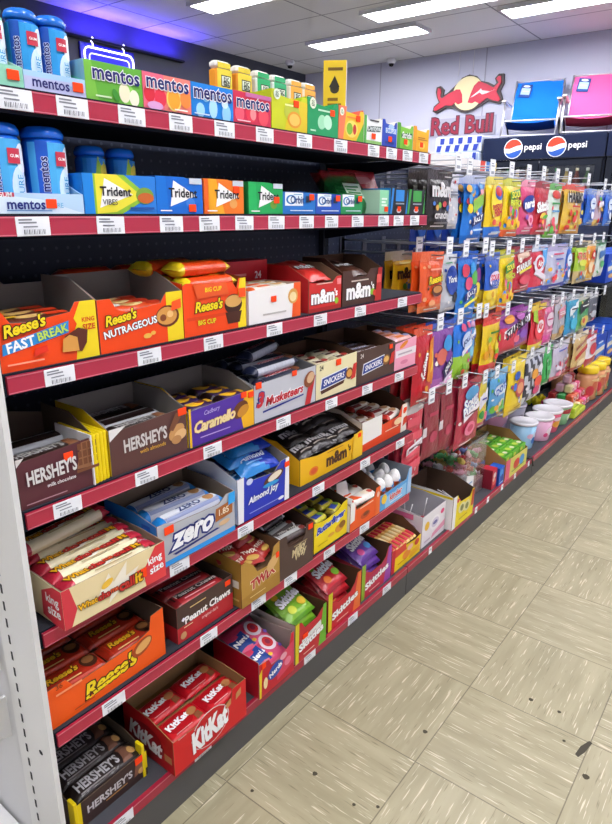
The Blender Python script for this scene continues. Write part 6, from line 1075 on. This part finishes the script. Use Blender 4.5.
for col, cap in (('#8a6a3a', '#d8d0b8'), ('#c8b068', '#e8e4d8'), ('#58784a', '#d8d8c8'), ('#b8b8c0', '#4a9a58'), ('#7a3a2a', '#e8d8b0')):
    m = M(); m.lathe([(.03, 0, col+'/plast'), (.033, .01, col+'/plast'), (.033, .13, col+'/plast'), (.014, .19, col+'/plast'), (.013, .21, cap+'/plast'), (.015, .212, cap+'/plast'), (.015, .235, cap+'/plast'), (0, .235, cap+'/plast')], col+'/plast', 12, capt=False)
    m.prt(Cyl((0, 0, .03), .0332), .06, .08, [('r', -.8, .1, .8, .9, '#e4dcc4'), ('e', 0, .5, .3, .25, '#c84a34')], 2, .0004); bt.append(m.data('drink_bottle'))
for k in range(11):
    o = obj('drink_bottle', bt[(k*3) % 5], None, (-1.62+.088*k, 5.36, 1.3405)); tag(o, 'drink bottle in the cooler under the chairs, %s from the left' % ORN[k], 'bottle', 'drink bottles in the cooler')

# ---- folding chairs on top of the cooler
def chair(x, y, z, rz, col, dark, lb, sheet=True):
    c = empty('folding_chair', (x, y, z), rz); tag(c, lb, 'chair', 'folding chairs on the cooler'); W = .23; AL = '#d8d9de/metal'
    m = M()
    m.grid(lambda u, v: ((u-.5)*2*W*.98, .16+.22*v-.02*math.sin(v*PI), .16+.50*v+.012*math.cos((u-.5)*PI*2)*(v > .9)), 8, 8, col+'/matte')
    m.grid(lambda u, v: ((.5-u)*2*W*.98, .166+.22*v-.02*math.sin(v*PI), .16+.50*v), 8, 8, col+'/matte'); b = obj('backrest', m, c)
    m = M(); m.tube([(-W, .16, .14), (-W, .27, .40), (-W, .385, .68)], .011, AL); m.tube([(W, .16, .14), (W, .27, .40), (W, .385, .68)], .011, AL); m.tube([(-W, .382, .672), (W, .382, .672)], .009, AL); obj('back_frame', m, c)
    m = M(); m.grid(lambda u, v: ((u-.5)*2*W*.96, -.24+.42*v, .165-.05*math.sin(v*PI)-.02*math.sin(u*PI)), 8, 8, dark+'/matte'); m.grid(lambda u, v: ((.5-u)*2*W*.96, -.24+.42*v, .16-.05*math.sin(v*PI)-.02*math.sin(u*PI)), 8, 8, dark+'/matte'); obj('seat', m, c)
    m = M(); m.tube([(-W, .2, .15), (-W, -.25, .17), (W, -.25, .17), (W, .2, .15)], .011, AL); obj('seat_frame', m, c)
    for s in (-1, 1):
        X = s*(W+.02)
        m = M(); m.tube([(X, -.3, .012), (X, -.24, .2), (X, -.19, .36)], .011, AL); obj('leg', m, c)
        m = M(); m.tube([(X, .34, .012), (X, .1, .14), (X, -.1, .2)], .010, '#3a3d48/metal'); obj('leg', m, c)
        m = M(); m.rbox(X-.022, X+.022, -.28, .18, .362, .384, '#cfc6be/plast', .006); obj('armrest', m, c)
    m = M(); m.tube([(-W-.02, -.3, .012), (W+.02, -.3, .012)], .010, AL); obj('front_rail', m, c)
    m = M(); m.tube([(-W-.02, .34, .012), (W+.02, .34, .012)], .010, AL); obj('rear_rail', m, c)
    if sheet:
        m = M(); m.rbox(-.055, .055, -.0035, 0, -.08, .08, '#2a4a90/card', .001); m.prt(Fr((-.055, -.0035, -.08), (1, 0, 0), (0, 0, 1), (0, -1, 0)), .11, .16, [('r', .1, .2, .9, .7, '#a9c8e4'), ('l', .25, .4, .75, .52, 1, WHT), ('e', .5, .84, .3, .08, '#e8eef4')], 1, .0006)
        obj('hang_tag', m, c, (-.13, .31, .56), (-.41, .12, 0))
    c.scale = (.92, .85, .8)
    return c
ZC = 1.84
chair(-1.40, 5.48, ZC, .22, '#1474de', '#123f9a', 'blue folding beach chair on top of the cooler, left of the pink one')
chair(-.88, 5.48, ZC, .22, '#ee5f9c', '#b83a52', 'pink folding beach chair on top of the cooler, right of the blue one')
chair(-.30, 5.46, ZC, .22, '#c9a0a8', '#7a5a60', 'pale folding beach chair cut by the right edge', False)

# ---- winged emblem sign on the wall
s = empty('wall_sign', (-2.255, WY-.001, 2.10)); tag(s, 'wall sign of two red bulls before a cream sun, red lettering below', 'sign')
k = 1.30/612*.8      # metres per traced unit
def q(pts): return [((x-268)*k, (305-y)*k) for x, y in pts]
OUT = [(70, 105), (95, 100), (120, 122), (112, 158), (150, 140), (212, 92), (235, 68), (280, 55), (325, 68), (350, 95), (400, 108), (440, 128), (452, 118), (440, 92), (462, 70), (492, 72), (497, 122), (478, 160), (498, 212), (482, 230), (440, 220), (408, 208), (360, 232), (318, 250), (280, 260), (238, 255), (190, 230), (140, 224), (75, 252), (52, 240), (58, 212), (90, 190), (74, 160), (66, 130)]
BL = [(82, 112), (100, 116), (104, 136), (100, 160), (112, 172), (150, 152), (205, 130), (228, 132), (244, 160), (250, 205), (222, 214), (205, 200), (180, 216), (140, 212), (76, 238), (62, 232), (68, 218), (104, 192), (86, 168), (80, 140)]
BRr = [(478, 84), (482, 118), (464, 152), (458, 164), (486, 206), (476, 218), (440, 208), (404, 192), (360, 220), (330, 206), (312, 214), (285, 208), (300, 160), (318, 120), (345, 98), (395, 118), (440, 142), (468, 118), (452, 96), (462, 84)]
FS = Fr((0, 0, 0), (1, 0, 0), (0, 0, 1), (0, -1, 0))
def plate(m, pts, c, y0, y1): m.prism([(x, -y1, z) for x, z in q(pts)], (0, y1-y0, 0), c)
m = M(); plate(m, OUT, '#4a4040', .0, .03); obj('sign_outline', m, s)
m = M(); m.prism([((.0+112*k*.86*math.cos(a)+12*k), -.036, 148*k+92*k*math.sin(a)) for a in [2*PI*i/36 for i in range(36)]], (0, .0055, 0), '#efe3b0'); obj('sun_disc', m, s)
m = M(); plate(m, BL, '#d0324a', .0305, .042); obj('left_bull', m, s)
m = M(); plate(m, BRr, '#d0324a', .0305, .042); m.prt(FS, 1, 1, []); 
for P in ([(300, 182), (350, 150), (362, 140), (372, 150), (420, 160), (450, 152), (400, 168), (372, 172), (356, 160), (318, 178)],): plate(m, P, '#f0dada', .042, .044)
obj('right_bull', m, s)
m = M(); F = Fr((0, -.012, 0), (1, 0, 0), (0, 0, 1), (0, -1, 0))
m.text(F, 'Red Bull', -22*k, -22*k, 400*k, '#9a2f45', .0, hh=100*k, bold=.03, out='#5a3040', ow=.07)
obj('lettering', m, s)
m = M(); m.box(-235*k, 195*k, -.011, -.0002, -85*k, 20*k, '#aaaabc/card'); obj('letter_backing', m, s)
for x in (-60, 30):
    m = M(); m.tube([(x*k, -.02, 250*k), (x*k, -.02, (CEIL-2.10)-.003)], .004, '#e0e0e6/plast'); obj('hanging_strip', m, s)

# ================================================================== light, camera
w = bpy.data.worlds.new('shop_air'); SC.world = w; w.use_nodes = True
w.node_tree.nodes['Background'].inputs[0].default_value = (.72, .78, 1, 1); w.node_tree.nodes['Background'].inputs[1].default_value = .3
for o in list(bpy.data.objects):
    for kk in ('w', 'd'):
        if kk in o: del o[kk]
cd = bpy.data.cameras.new('camera'); cam = bpy.data.objects.new('camera', cd); COL.objects.link(cam)
r_ = V3((0.79371332, 0.60823794, 0.0081104)); u_ = V3((-0.19181718, 0.23761239, 0.95223239)); f_ = V3((-0.57725673, 0.75735525, -0.3052666))
cam.matrix_world = Matrix(((r_.x, u_.x, -f_.x, 0.78859), (r_.y, u_.y, -f_.y, -0.75641), (r_.z, u_.z, -f_.z, 1.20732), (0, 0, 0, 1)))
cd.sensor_fit = 'VERTICAL'; cd.sensor_height = 24; cd.lens = 630.63/824*24; cd.clip_start = .02; cd.clip_end = 60
SC.camera = cam
SC.view_settings.view_transform = 'Standard'; SC.view_settings.look = 'None'; SC.view_settings.gamma = 1; SC.view_settings.use_curve_mapping = False
SC.view_settings.exposure = EXPO
